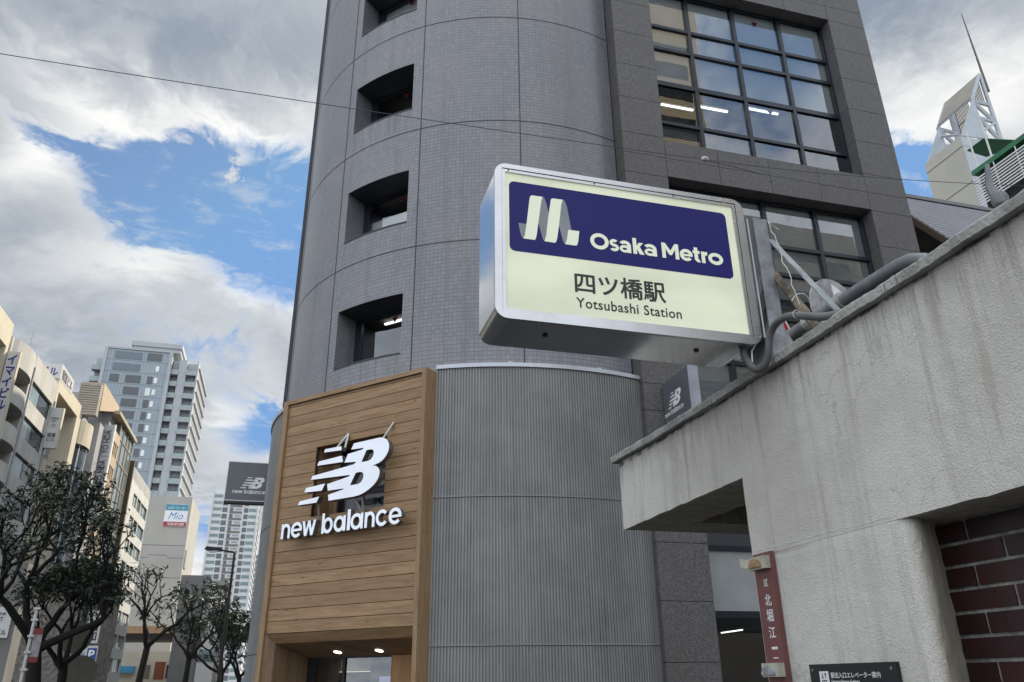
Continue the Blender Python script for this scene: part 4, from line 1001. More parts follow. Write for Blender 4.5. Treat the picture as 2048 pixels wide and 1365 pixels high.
def station_sign():
    X0, X1, Z0, Z1 = 0.725, 1.962, 2.912, 3.676
    x0, x1, z0, z1 = 0.7575, 1.923, 2.9465, 3.652
    fn = lambda u, z, off: V((u, SY-off, z))
    f, s = MB(), MB(); o = rrect(X0, X1, Z0, Z1, 0.055); i = rrect(x0, x1, z0, z1, 0.004, 2)
    flat_emblem(f, s, [o, i], fn, 0.02); f.f += [[k+len(f.v) for k in q] for q in s.f]; f.v += s.v; f.uv += s.uv
    f.build('face_frame', M_ALUX, ssign, weld=True)
    b = MB(); b.prism([(x, SY+0.021, z) for x, z in rrect(X0+0.002, X1-0.002, Z0+0.002, Z1-0.002, 0.054)], (0, 0.275, 0)); b.build('box', M_ALU, ssign, smooth=True)
    # inner bead, set a hair behind the frame with a dark slot round it
    f, s = MB(), MB(); flat_emblem(f, s, [rrect(x0+0.002, x1-0.002, z0+0.002, z1-0.002, 0.004, 2), rrect(x0+0.016, x1-0.016, z0+0.014, z1-0.016, 0.003, 2)], lambda u, z, off: V((u, SY+0.004-off, z)), 0.014)
    f.f += [[k+len(f.v) for k in q] for q in s.f]; f.v += s.v; f.uv += s.uv; f.build('bead', M_ALUX, ssign)
    p = MB(); p.box(x0+0.014, SY+0.012, z0+0.012, x1-0.014, SY+0.018, z1-0.014); panel = p.build('light_panel', M_PANEL, ssign)
    p = MB(); p.prism([(x, SY+0.0118, z) for x, z in rrect(0.793, 1.868, 3.239, 3.594, 0.026)], (0, -0.0015, 0)); p.build('indigo_band', M_INDIGO, ssign)
    L = dict(
    R1=[(0.885, 3.499), (0.889, 3.523), (0.893, 3.530), (0.899, 3.533), (0.949, 3.533), (0.945, 3.523), (0.941, 3.505), (0.926, 3.406), (0.916, 3.334), (0.912, 3.316), (0.907, 3.305), (0.855, 3.305), (0.862, 3.323), (0.872, 3.391)],
    R2=[(0.984, 3.506), (0.986, 3.523), (0.990, 3.530), (0.996, 3.533), (1.044, 3.534), (1.040, 3.523), (1.035, 3.504), (1.022, 3.408), (1.010, 3.33), (1.006, 3.315), (1.0, 3.304), (0.951, 3.305), (0.959, 3.334), (0.973, 3.439)],
    R3=[(1.064, 3.38), (1.115, 3.38), (1.107, 3.325), (1.103, 3.312), (1.098, 3.304), (1.046, 3.304), (1.055, 3.33)])
    G = dict(G0=[(0.833, 3.38), (0.8702, 3.38), (0.862, 3.323), (0.855, 3.305), (0.848, 3.310), (0.841, 3.335)],
    G1=[(0.949, 3.533), (0.956, 3.529), (0.965, 3.502), (0.975, 3.452), (0.966, 3.389), (0.959, 3.334), (0.951, 3.305), (0.944, 3.313), (0.935, 3.35), (0.9235, 3.399), (0.930, 3.440), (0.941, 3.505)],
    G2=[(1.044, 3.534), (1.052, 3.529), (1.062, 3.499), (1.070, 3.441), (1.078, 3.38), (1.064, 3.38), (1.055, 3.33), (1.046, 3.304), (1.038, 3.315), (1.030, 3.350), (1.0185, 3.405), (1.026, 3.440), (1.035, 3.504)])
    for k in L.values(): mb = MB(); mb.prism([(x, SY+0.0098, z) for x, z in k], (0, -0.0012, 0)); mb.build('logo_ribbon', M_LOGOL, ssign)
    for k in G.values(): mb = MB(); mb.prism([(x, SY+0.0100, z) for x, z in k], (0, -0.0008, 0)); mb.build('logo_fold', M_LOGOD, ssign)
    ux, uz = (1, 0, 0), (0, 0, 1)
    operator_name()
    text('station_name_characters', '四ツ橋駅', (1.084, SY+0.0115, 3.073), ux, uz, 0.424, 0.100, M_INK, ssign, 0.0012, 0.018)
    text('station_name', 'Yotsubashi Station', (1.086, SY+0.0115, 3.003), ux, uz, 0.492, 0.047, M_INK, ssign, 0.0012, 0.012, spacing=1.06)
    # screws under the box
    for x in (0.98, 1.70):
        s = MB(); s.tube([(x, 2.93, Z0+0.003), (x, 2.93, Z0-0.004)], 0.012, 12); s.build('drain_plug', M_BLACK, ssign)
    for x in (0.79, 1.2, 1.6):
        s = MB(); s.tube([(x, SY+0.011, z1-0.006), (x, SY-0.001, z1-0.006)], 0.0035, 8); s.build('bead_screw', M_RETURN, ssign)
    n = MB(); n.box(X1+0.001, SY+0.006, 2.955, X1+0.020, SY+0.27, 3.583); n.box(X1+0.0205, SY+0.001, 2.955, X1+0.044, SY+0.275, 3.583); n.build('neck_channel', M_ALU, ssign)
    # the steel post and its stays
    p = MB(); p.box(2.010, SY+0.0, 2.845, 2.086, SY+0.075, 3.588); p.box(2.0105, SY+0.076, 2.845, 2.03, SY+0.20, 3.58); p.build('post', M_GREYP, ssign, bevel=0.003)
    p = MB(); p.prism([(2.0861, SY+0.02, 2.85), (2.19, SY+0.02, 2.85), (2.0861, SY+0.02, 3.06)], (0, 0.008, 0)); p.build('gusset', M_GREYP, ssign)
    b = MB(); A, Bq = V((2.10, 2.84, 3.50)), V((2.06, 2.385, 2.855)); d = (Bq-A); b.obox(A, d, (0.036, 0, 0), d.cross(V((1, 0, 0))).normalized()*0.006); b.build('stay', M_GREYP, ssign)
    f = MB(); f.box(2.02, 2.35, 2.847, 2.12, 2.41, 2.856); f.tube([(2.06, 2.365, 2.856), (2.06, 2.365, 2.88)], 0.006, 6); f.build('stay_foot', M_GREYP, ssign)
    b = MB(); A, Bq = V((2.105, 2.86, 3.36)), V((2.035, 2.50, 2.845)); m1, m2 = A.lerp(Bq, .35)+V((0, .006, .008)), A.lerp(Bq, .7)+V((.004, -.004, -.004))
    b.tube([A, m1, m2, Bq], [0.017, 0.019, 0.021, 0.018], 6); b.build('old_stay', M_RUST, ssign, smooth=True)
    rr = random.Random(6); w1 = []
    for k in range(18):
        t = k/17; w1.append(V((2.085, 2.79, 3.575)).lerp(V((2.05, 2.60, 2.98)), t)+V((rr.uniform(-.008, .008), rr.uniform(-.008, .008), rr.uniform(-.006, .006))))
    b = MB(); b.tube(w1, 0.0021, 5); b.tube([(2.085, 2.79, 3.57), (2.13, 2.80, 3.55), (2.14, 2.79, 3.535)], 0.002, 5)
    b.tube([V((2.055, 2.62, 3.03))+V((0.05*cos(a), -0.02*sin(a), 0.055*sin(a))) for a in [radians(20*q) for q in range(9)]], 0.0025, 5); b.build('tie_wire', M_WIRE, ssign)
station_sign()
def cable():
    t = thing('power_cable', 'thick grey cable looping over the coping under the lit sign', 'cable', (1.95, 2.7, 2.8))
    P_ = [(2.03, 2.27, 2.852), (1.965, 2.375, 2.856), (1.942, 2.47, 2.905), (1.94, 2.555, 2.945), (1.938, 2.625, 2.956), (1.936, 2.675, 2.943), (1.934, 2.708, 2.905), (1.933, 2.722, 2.86), (1.930, 2.742, 2.815), (1.925, 2.772, 2.788), (1.918, 2.806, 2.790), (1.910, 2.838, 2.82), (1.902, 2.862, 2.868), (1.90, 2.868, 2.905), (1.91, 2.86, 2.93), (1.94, 2.85, 2.95)]
    # smooth it
    for _ in range(2):
        q = [P_[0]]
        for a, b in zip(P_, P_[1:]): a, b = V(a), V(b); q += [a.lerp(b, .25), a.lerp(b, .75)]
        P_ = q+[P_[-1]]
    m = MB(); m.tube(P_, 0.0165, 10); m.build('sheath', M_RUBBER, t, smooth=True)
    m = MB(); m.tube([V((1.94, 2.505, 2.925))+V((0.021*cos(a), 0, 0.021*sin(a))) for a in [radians(24*q) for q in range(16)]], 0.0016, 5); m.build('cable_tie', M_WIRE, t)
    m = MB(); m.tube([(1.955, 2.80, 2.955), (1.93, 2.845, 2.90), (1.925, 2.845, 2.85), (1.915, 2.84, 2.80)], 0.004, 6); m.build('earth_lead', M_WHITE, t)
cable()
def sign_arm():
    t = thing('traffic_sign_pole', 'grey curved arm carrying round road signs behind the parapet', 'road sign', (5.37, 4.75, 0))
    m = MB(); pts = [(5.37, 4.75, 0), (5.37, 4.75, 4.4)] + [(5.37, 5.35-0.6*cos(radians(a)), 4.4+0.75*sin(radians(a))) for a in range(15, 91, 15)] + [(5.37, 5.8, 5.17), (5.37, 6.4, 5.18), (5.37, 7.6, 5.18)]
    m.tube(pts, 0.066, 14); m.build('arm', M_PIPE, t, smooth=True)
    def disc(c, r, n, mat, name, par, th=0.02):
        c, n = V(c), V(n).normalized(); m = MB(); m.tube([c, c+n*th], r, 36); return m.build(name, mat, par)
    g = disc((5.82, 6.85, 5.45), 0.37, (0.15, -1, 0.0), plain('stained_sign_back', (0.36, 0.355, 0.36), 0.5, 0.2, 0.3, 8), 'sign_disc', t)
    m = MB(); m.prism([(5.775, 6.78, 5.72), (5.93, 6.78, 5.61), (5.94, 6.78, 5.43), (5.80, 6.78, 5.37)], (0, -0.012, 0)); m.build('bent_plate', M_WHITE, t)
    m = MB(); m.prism([(5.27, 6.6, 4.92), (5.37, 6.6, 5.12), (5.42, 6.6, 4.95)], (0, -0.01, 0)); m.build('bent_plate', M_WHITE, t)
    r = disc((5.19, 7.4, 5.31), 0.40, (0, -1, 0.0), M_WHITE, 'sign_disc', t)
    f, s = MB(), MB(); n = 40
    flat_emblem(f, None, [[(5.19+0.375*cos(2*pi*k/n), 5.31+0.375*sin(2*pi*k/n)) for k in range(n)], [(5.19+0.285*cos(2*pi*k/n), 5.31+0.285*sin(2*pi*k/n)) for k in range(n)]], lambda u, z, off: V((u, 7.376-off, z)), 0); f.build('red_ring', M_RED, r)
    for y in (6.2, 6.75): 
        m = MB(); m.tube([(5.37, y-0.04, 5.18), (5.37, y+0.04, 5.18)], 0.092, 14); m.build('clamp', M_ROD, t)
sign_arm()
def spot():
    t = thing('floodlight', 'small grey floodlight on a tapered arm at the top of the parapet', 'floodlight', (2.15, 1.69, 2.9))
    m = MB(); m.tube([(2.15, 1.672, 2.985), (2.15, 1.69, 3.05), (2.15, 1.675, 3.13)], [0.022, 0.013, 0.007], 8); m.build('arm', M_PIPE, t, smooth=True)
    m = MB(); m.tube([(2.15, 1.668, 2.957), (2.15, 1.668, 2.966), (2.15, 1.668, 2.985), (2.15, 1.668, 3.004), (2.15, 1.668, 3.012)], [0.01, 0.022, 0.027, 0.022, 0.01], 14); m.build('lamp_head', M_PIPE, t, smooth=True)
    m = MB(); m.tube([(2.15, 1.69, 2.84), (2.15, 1.68, 2.955)], [0.03, 0.012], 10); m.build('base', M_PIPE, t)
spot()
def wires():
    P_ = [(-24, 12, 11.55), (-12, 12, 11.23), (-5.42, 12, 11.25), (-0.2, 12, 11.33), (4.0, 12, 11.44), (7.68, 12, 11.56), (10.0, 12, 11.68), (13.4, 12, 12.02), (17, 12, 12.5)]
    t = thing('overhead_wire', 'thin overhead wire with a small white insulator crossing in front of the tower', 'wire', (-0.2, 12, 11.33))
    m = MB(); q = [V(p) for p in P_]
    for _ in range(2):
        r = [q[0]]
        for a, b in zip(q, q[1:]): r += [a.lerp(b, .25), a.lerp(b, .75)]
        q = r+[q[-1]]
    m.tube(q, 0.0075, 5, cap=False); m.build('strand', plain('dark_wire', (0.06, 0.06, 0.065), 0.6), t)
    m = MB(); m.tube([(7.60, 12, 11.54), (7.63, 12, 11.57), (7.68, 12, 11.58), (7.73, 12, 11.57), (7.76, 12, 11.55)], [0.02, 0.05, 0.06, 0.05, 0.02], 12); m.build('insulator', plain('glazed_insulator', (0.45, 0.44, 0.42), 0.25), t, smooth=True)
    m = MB(); m.tube([(7.76, 12, 11.55), (8.4, 12, 11.50), (9.0, 12, 11.44)], 0.008, 5); m.build('stay_wire', plain('dark_wire', (0.06, 0.06, 0.065), 0.6), t)
wires()

# ================================================================== the far side of the street
M_CONC = plain('pale_concrete', (0.44, 0.43, 0.40), 0.85, 0, 0.14, 0.4, streak=0.3)
M_STONE = plain('cream_stone', (0.52, 0.47, 0.36), 0.8, 0, 0.10, 0.5, streak=0.2)
M_GREYW = plain('grey_tile_wall', (0.30, 0.30, 0.31), 0.7, 0, 0.10, 0.5, streak=0.2)
M_TAN = plain('tan_panel', (0.46, 0.36, 0.25), 0.75, 0, 0.08, 0.6)
M_TANL = plain('tan_louvre', (0.30, 0.275, 0.235), 0.8, 0, 0.1, 0.6)
M_TANF = plain('tan_window_frame', (0.40, 0.34, 0.24), 0.5)
M_PALEP = plain('white_metal_panel', (0.60, 0.60, 0.57), 0.5, 0.1, 0.08, 0.6, streak=0.15)
M_DARK = plain('dark_recess', (0.025, 0.025, 0.028), 0.8)
M_BLUEINK = plain('blue_lettering', (0.015, 0.02, 0.16), 0.5)
M_GREYINK = plain('grey_lettering', (0.10, 0.10, 0.11), 0.6)
M_SIGNW = plain('off_white_sign_face', (0.50, 0.50, 0.50), 0.5, 0, 0.06)
M_RAIL = plain('glass_balustrade', (0.30, 0.36, 0.36), 0.2, 0, 0.1)
M_TOWER = plain('pale_grey_tower_cladding', (0.40, 0.42, 0.44), 0.6, 0, 0.06, 0.15)
M_TOWERB = plain('bluish_tower_cladding', (0.30, 0.35, 0.385), 0.45, 0, 0.07, 0.15)
M_TWHITE = plain('white_tower_frame', (0.62, 0.63, 0.62), 0.6, 0, 0.05, 0.1)
M_BROWNM = plain('brown_metal_fin', (0.07, 0.05, 0.035), 0.6)
XF = -24.5
UY, UZ = (0, 1, 0), (0, 0, 1)
M_BLINDF = plain('drawn_window_blind', (0.36, 0.355, 0.34), 0.8, 0, 0.1)
def fwin(root, y0, y1, z0, z1, split=0, mat=M_DARKGL, frame=M_NAVY, depth=0.22, x=XF, name='window'):
    """a window in a wall facing +X: frame as the part, its pane under it"""
    f = MB(); t = 0.06
    f.box(x-depth-0.05, y0, z0, x-depth, y0+t, z1); f.box(x-depth-0.05, y1-t, z0, x-depth, y1, z1); f.box(x-depth-0.05, y0+t, z0, x-depth, y1-t, z0+t); f.box(x-depth-0.05, y0+t, z1-t, x-depth, y1-t, z1)
    for k in range(1, split): yy = y0+(y1-y0)*k/split; f.box(x-depth-0.05, yy-0.03, z0+t, x-depth, yy+0.03, z1-t)
    fo = f.build(name, frame, root)
    rv_ = random.Random(int(z0*37+y0*11))
    if split > 1:
        for k in range(split):
            if rv_.random() < 0.35:
                ya, yb = y0+(y1-y0)*k/split+0.05, y0+(y1-y0)*(k+1)/split-0.05; drop = rv_.uniform(0.35, 1.0)*(z1-z0-0.2)
                q = MB(); q.box(x-depth-0.028, ya, z1-0.07-drop, x-depth-0.02, yb, z1-0.07); q.build('blind', M_BLINDF, fo)
    p = MB(); p.face([(x-depth-0.03, y0+t, z0+t), (x-depth-0.03, y1-t, z0+t), (x-depth-0.03, y1-t, z1-t), (x-depth-0.03, y0+t, z1-t)]); p.build('pane', mat, fo)
    return fo
def wall_with_bands(mb, y0, y1, ztop, bands, piers, x=XF, deep=-40, rec=0.3):
    """solid block whose front is cut back at the window bands; piers are (y0,y1) left standing"""
    mb.box(deep, y0, 0, x-rec, y1, ztop)
    z = 0.0
    for a, b in sorted(bands)+[(ztop, ztop)]:
        if a > z: mb.box(x-rec+0.001, y0, z, x, y1, a)
        for p0, p1 in piers:
            if b > a: mb.box(x-rec+0.001, p0, a+0.001, x, p1, b-0.001)
        z = b
def left_street():
    # --- A: only its upper corner is in view
    t = thing('office_building', 'cream topped office building at the very left edge with dark glazing under its parapet', 'building', (-30, 65, 0))
    mb = MB(); bands = [(24.0-3.4*k-0.2, 27.95-3.4*k if k == 0 else 26.6-3.4*k) for k in range(7)]
    bands = [(24.8, 27.95)]+[(21.4-3.4*k, 23.6-3.4*k) for k in range(6)]
    wall_with_bands(mb, 55, 70.55, 30.15, bands, [(55, 55.5), (70.0, 70.55)], rec=0.8); mb.box(-40, 62, 30.15, -27, 68.5, 33.2); mb.build('wall', M_STONE, t)
    for a, b in bands: fwin(t, 55.5, 70.0, a+0.02, b-0.02, 8, depth=0.7)
    s = thing('blade_sign', 'tall white blade sign with blue characters at the left edge of the photo', 'sign', (-24, 70.6, 24), 'blade signs on the left hand buildings')
    mb = MB(); mb.box(-24.45, 70.62, 19.9, -23.57, 71.0, 27.75); mb.build('sign_box', M_SIGNW, s)
    mb = MB(); mb.box(-23.569, 70.60, 19.85, -23.50, 71.02, 27.8); mb.build('edge_trim', M_STONE, s)
    text('characters', 'イ\nマ\nイ\nビ\nル', (-24.33, 70.62, 22.6), (1, 0, 0), UZ, 0.68, 4.85, M_BLUEINK, s, 0.02, 0.03, 'CENTER')
    # --- B: bowed balconies
    t = thing('apartment_block', 'grey concrete block with bowed balconies and dark openings beside the blue lettered sign', 'building', (-30, 74.5, 0))
    mb = MB(); mb.box(-40, 71.05, 0, XF-1.2, 77.75, 29.3); mb.box(XF-1.199, 71.05, 0, XF, 71.4, 29.3); mb.box(XF-1.199, 77.3, 0, XF+0.05, 77.75, 29.75)
    n = 12; prof = [(XF+0.75*sin(pi*k/n)**0.7, 71.4+5.9*k/n) for k in range(n+1)]
    mb.prism([(XF-1.15, 71.4, 27.05)]+[(x, y, 27.05) for x, y in prof]+[(XF-1.15, 77.3, 27.05)], (0, 0, 2.3)); mb.build('wall', M_CONC, t)
    for k in range(7):
        z = 23.85-3.2*k
        b = MB(); b.prism([(XF-1.1, 71.41, z)]+[(x, y*0.999+0.07, z) for x, y in prof]+[(XF-1.1, 77.29, z)], (0, 0, 0.2))
        for (xa, ya), (xb, yb) in zip(prof, prof[1:]): b.obox((xa-0.15, ya, z+0.2), (xb-xa, yb-ya, 0), (0.15, 0, 0), (0, 0, 1.35))
        b.build('balcony', M_CONC, t)
        g = MB(); g.box(XF-1.19, 71.42, z+0.21, XF-1.15, 77.28, z+3.18); g.build('window', M_DARKGL, t)
        g = MB(); g.box(XF-1.1, 76.2-0.4*(k % 3), z+0.2, XF-0.75, 77.0-0.4*(k % 3), z+0.85); g.build('air_conditioner', M_SIGNW, t)
    # --- C: stone parapet, band windows
    t = thing('office_building', 'grey office building with a dappled sunlit parapet and pale green panes', 'building', (-30, 82, 0))
    bands = [(26.05-3.42*k, 27.95-3.42*k) for k in range(8)]
    mb = MB(); wall_with_bands(mb, 77.95, 86.1, 30.3, bands, [(77.95, 78.5), (85.6, 86.1)]); mb.build('wall', M_CONC, t)
    for a, b in bands:
        fwin(t, 78.5, 82.0, a+0.01, b-0.01, 1, M_CYANGL); fwin(t, 82.0, 85.6, a+0.01, b-0.01, 1)
    d = MB(); d.tube([(XF+0.1, 77.85, 0), (XF+0.1, 77.85, 29)], 0.09, 8); d.build('downpipe', M_GREYP, t)
    d = MB(); d.tube([(XF+0.1, 86.0, 0), (XF+0.1, 86.0, 28.4)], 0.08, 8); d.build('downpipe', M_GREYP, t)
    d = MB(); d.tube([(-26, 80, 30.3), (-26, 80, 33.5)], 0.035, 5); d.build('aerial', M_GREYP, t)
    # --- D: big cream hood, roof sign
    t = thing('office_building', 'cream office building with a deep hooded top and a boxed sign on its roof', 'building', (-30, 91, 0))
    mb = MB(); mb.box(-40, 86.15, 0, XF-2.2, 96.3, 29.7); mb.box(-40, 86.15, 29.7, XF, 96.3, 31.25); mb.box(XF-2.199, 95.25, 0, XF, 96.3, 29.699); mb.box(XF-2.199, 86.15, 26.3, XF, 86.8, 29.699); mb.build('wall', M_STONE, t)
    bays = MB()
    for k in range(8):
        z = 26.2-3.4*k; bays.box(XF-2.19, 86.16, z-1.45, XF-0.15, 90.2, z)
    bays.build('spandrel', M_STONE, t)
    for k in range(8): fwin(t, 86.3, 90.1, 26.2-3.4*k+0.02, 26.2-3.4*k+1.9, 4, depth=0.9)
    w2 = MB(); w2.box(XF-2.198, 90.2, 0, XF-2.0, 95.24, 29.69); g_ = w2.build('grey_tile_wall', M_GREYW, t)
    j = MB()
    for k in range(30): j.box(XF-1.999, 90.2, 0.8*k+4, XF-1.995, 95.2, 0.8*k+4.04)
    j.build('tile_joint', M_DARK, g_)
    s = thing('roof_sign', 'white box sign with blue and grey characters on the roof of the hooded cream building', 'sign', (-26, 88.5, 31))
    mb = MB(); mb.box(-28.6, 86.0, 30.9, XF+0.02, 91.3, 32.5); mb.build('sign_box', M_SIGNW, s)
    text('characters', '堀富ビル', (-28.3, 85.99, 31.15), (1, 0, 0), UZ, 3.5, 0.95, M_BLUEINK, s, 0.02, 0.02)
    text('characters', '堀富ビル', (XF+0.03, 86.5, 31.1), UY, UZ, 4.3, 1.1, M_GREYINK, s, 0.02, 0.02)
    s = thing('blade_sign', 'pale grey blade sign with dark characters hung on the hooded cream building', 'sign', (-24, 85.6, 25.4), 'blade signs on the left hand buildings')
    mb = MB(); mb.box(-24.48, 85.6, 23.4, -23.43, 86.1, 27.6); mb.build('sign_box', M_SIGNW, s)
    mb = MB(); mb.box(-23.429, 85.58, 23.36, -23.32, 86.12, 27.64); mb.build('edge_trim', M_STONE, s)
    for body, z, w_, h in (('mine', 26.4, 0.72, 0.2), ('EST', 26.1, 0.42, 0.16), ('堀富\nビル', 24.1, 0.78, 0.86)): text('characters', body, (-23.95-w_/2, 85.59, z), (1, 0, 0), UZ, w_, h, M_GREYINK, s, 0.02, 0.02, 'CENTER')
    r = [(-23.95+0.17*cos(2*pi*k/20), 25.72+0.17*sin(2*pi*k/20)) for k in range(20)]; r2 = [(-23.95+0.12*cos(2*pi*k/20), 25.72+0.12*sin(2*pi*k/20)) for k in range(20)]
    f = MB(); flat_emblem(f, None, [r, r2], lambda u, z, off: V((u, 85.585-off, z)), 0); f.build('emblem', M_GREYINK, s)
    # --- E: round glazed bay
    t = thing('office_building', 'narrow building with a rounded beige top over a dark curved glass bay', 'building', (-28, 100.5, 0))
    mb = MB(); mb.box(-40, 96.5, 0, -27.2, 104.9, 30.6); mb.box(-27.199, 96.5, 0, XF-0.1, 97.5, 30.0); mb.build('wall', M_STONE, t)
    c = (-27.0, 101.1); arc = [(c[0]+3.0*cos(radians(a)), c[1]+3.5*sin(radians(a))) for a in range(-90, 91, 12)]
    mb = MB(); mb.prism([(x, y, 27.5) for x, y in arc], (0, 0, 2.8)); mb.build('round_top', M_STONE, t)
    arc2 = [(c[0]+2.7*cos(radians(a)), c[1]+3.2*sin(radians(a))) for a in range(-90, 91, 12)]
    mb = MB(); mb.prism([(x, y, 0) for x, y in arc2], (0, 0, 27.49)); mb.build('curved_glass', plain('sky_blue_dark_glass', (0.06, 0.09, 0.12), 0.05, 0, 0.1, spec=1.0), t)
    for k in range(9):
        mb = MB(); zz = 27.2-3.2*k
        for (xa, ya), (xb, yb) in zip(arc2, arc2[1:]): mb.obox((xa-0.05, ya, zz-0.1), (xb-xa, yb-ya, 0), (0.13, 0, 0), (0, 0, 0.2))
        mb.build('glazing_bar', M_NAVY, t)
    mb = MB()
    for (x, y) in arc2[2:-2:3]: mb.box(x-0.02, y-0.06, 0, x+0.09, y+0.06, 27.4)
    mb.build('mullion', M_PALEP, t)
    # --- F: tan building
    t = thing('office_building', 'tall tan building with slit windows, a glass wall and a louvred roof box', 'building', (-30, 117, 0))
    mb = MB(); mb.box(-40, 105.0, 0, XF-2.0, 129.9, 33.0); mb.box(-40, 107.0, 33.0, -27.4, 112, 36.4); mb.box(-40, 114.9, 33.0, XF-0.9, 129.9, 36.6); mb.box(XF-1.999, 108.5, 0, XF-0.5, 116, 33.0); mb.build('wall', M_GREYW, t)
    mb = MB(); mb.prism([(XF-0.4, 106.16, 37.62), (XF-0.4, 106.48, 33.95), (XF-0.4, 116.8, 37.1), (XF-0.4, 116.86, 37.82)], (-2.4, 0, 0)); sl = mb.build('roof_box', M_TAN, t)
    mb = MB()
    for k in range(12): mb.box(-27.35, 104.85, 33.3+0.31*k, -24.92, 104.95, 33.47+0.31*k)
    mb.box(-27.35, 104.951, 32.9, -24.93, 106.1, 37.1); mb.build('louvre', M_TANL, sl)
    mb = MB()
    for k in range(9):
        z = 34.0-3.3*k; mb.box(XF-0.49, 114.6, z-1.4, XF, 119.4, z)
        if k < 8:
            for q in range(5): yy = 114.6+q*1.1; mb.box(XF-0.49, yy, z-3.3, XF-0.05, yy+0.4, z-1.401)
    mb.build('tan_panel', M_TAN, t)
    for k in range(8): g = MB(); g.box(XF-0.48, 114.7, 34.0-3.3*k-3.29, XF-0.4, 119.3, 34.0-3.3*k-1.41); g.build('slit_window', M_DARKGL, t)
    g = MB(); g.box(XF-0.88, 119.5, 0, XF-0.3, 129.8, 36.2); g.build('glass_wall', plain('grey_blue_glass', (0.20, 0.25, 0.27), 0.06, 0, 0.2, 0.4, spec=1.0), t)
    fr = MB(); fr.box(XF-0.9, 115.0, 36.25, XF+0.25, 130.0, 36.75)
    for k in range(12): fr.box(XF-0.299, 119.45, 3.1*k, XF-0.2, 129.85, 3.1*k+0.12)
    for yy in (119.4, 122.2, 125.2, 127.2, 129.7): fr.box(XF-0.3, yy, 0, XF-0.18, yy+0.14, 36.24)
    fr.build('curtain_wall_frame', M_TANF, t)
    s = thing('blade_sign', 'long narrow white blade sign with sideways capital letters on the tan building', 'sign', (-24.5, 112, 28), 'blade signs on the left hand buildings')
    mb = MB(); mb.box(-25.2, 112.0, 20.6, -24.02, 112.5, 33.75); mb.build('sign_box', M_SIGNW, s)
    mb = MB(); mb.box(-24.019, 111.97, 20.5, -23.86, 112.55, 33.85); mb.build('edge_trim', M_WHITE, s)
    mb = MB(); mb.box(-25.2, 111.985, 29.42, -24.02, 111.999, 29.5); mb.box(-25.2, 111.985, 25.3, -24.02, 111.999, 25.38); mb.build('panel_joint', M_GREYINK, s)
    for z in (29.8, 25.7): text('characters', 'YO HDA', (-24.25, 111.985, z), (0, 0, 1), (-1, 0, 0), 3.2, 0.72, M_GREYINK, s, 0.02, 0.03)
    text('characters', 'ダ\nン\nス', (-24.95, 111.985, 21.6), (1, 0, 0), UZ, 0.6, 2.8, M_GREYINK, s, 0.02, 0.02, 'CENTER')
    # --- G: white metal clad building
    t = thing('office_building', 'white metal clad building with a ribbed parapet next to the tan glass one', 'building', (-30, 141, 0))
    bands = [(27.9-3.5*k, 29.9-3.5*k) for k in range(8)]
    mb = MB(); wall_with_bands(mb, 131.2, 151.5, 31.4, bands, [(131.2, 136.5), (140.0, 140.5), (144, 144.4), (151, 151.5)]); mb.build('wall', M_PALEP, t)
    for a, b in bands: fwin(t, 136.6, 150.9, a+0.02, b-0.02, 8, M_CYANGL)
    mb = MB(); mb.box(XF-0.5, 131.2, 31.401, XF-0.2, 151.5, 33.3)
    for k in range(34): mb.box(XF-0.199, 131.3+0.6*k, 31.401, XF, 131.6+0.6*k, 33.3)
    mb.build('ribbed_parapet', M_PALEP, t)
    mb = MB(); mb.box(XF-1.5, 130.5, 8, XF+0.35, 131.19, 33.6); mb.build('fin', M_BROWNM, t)
    # low rough stone frontage at street level
    t = thing('shop_building', 'low dark building with a rough plank patterned front and slot windows under the trees', 'building', (-22, 60, 0))
    mb = MB(); rs = random.Random(5)
    mb.box(-26, 61.5, 0, -12.4, 71, 9.2)
    for k in range(34): mb.box(-12.399, 61.5+k*0.28, 0, -12.36+rs.uniform(0, 0.05), 61.5+k*0.28+0.26, 9.2)
    mb.build('wall', plain('weathered_plank_wall', (0.17, 0.155, 0.135), 0.9, 0, 0.5, 4.0, streak=0.5), t)
    for z in (2.2, 5.6): g = MB(); g.box(-12.42, 63.0, z, -12.30, 64.2, z+2.4); g.build('slot_window', M_DARKGL, t)
left_street()

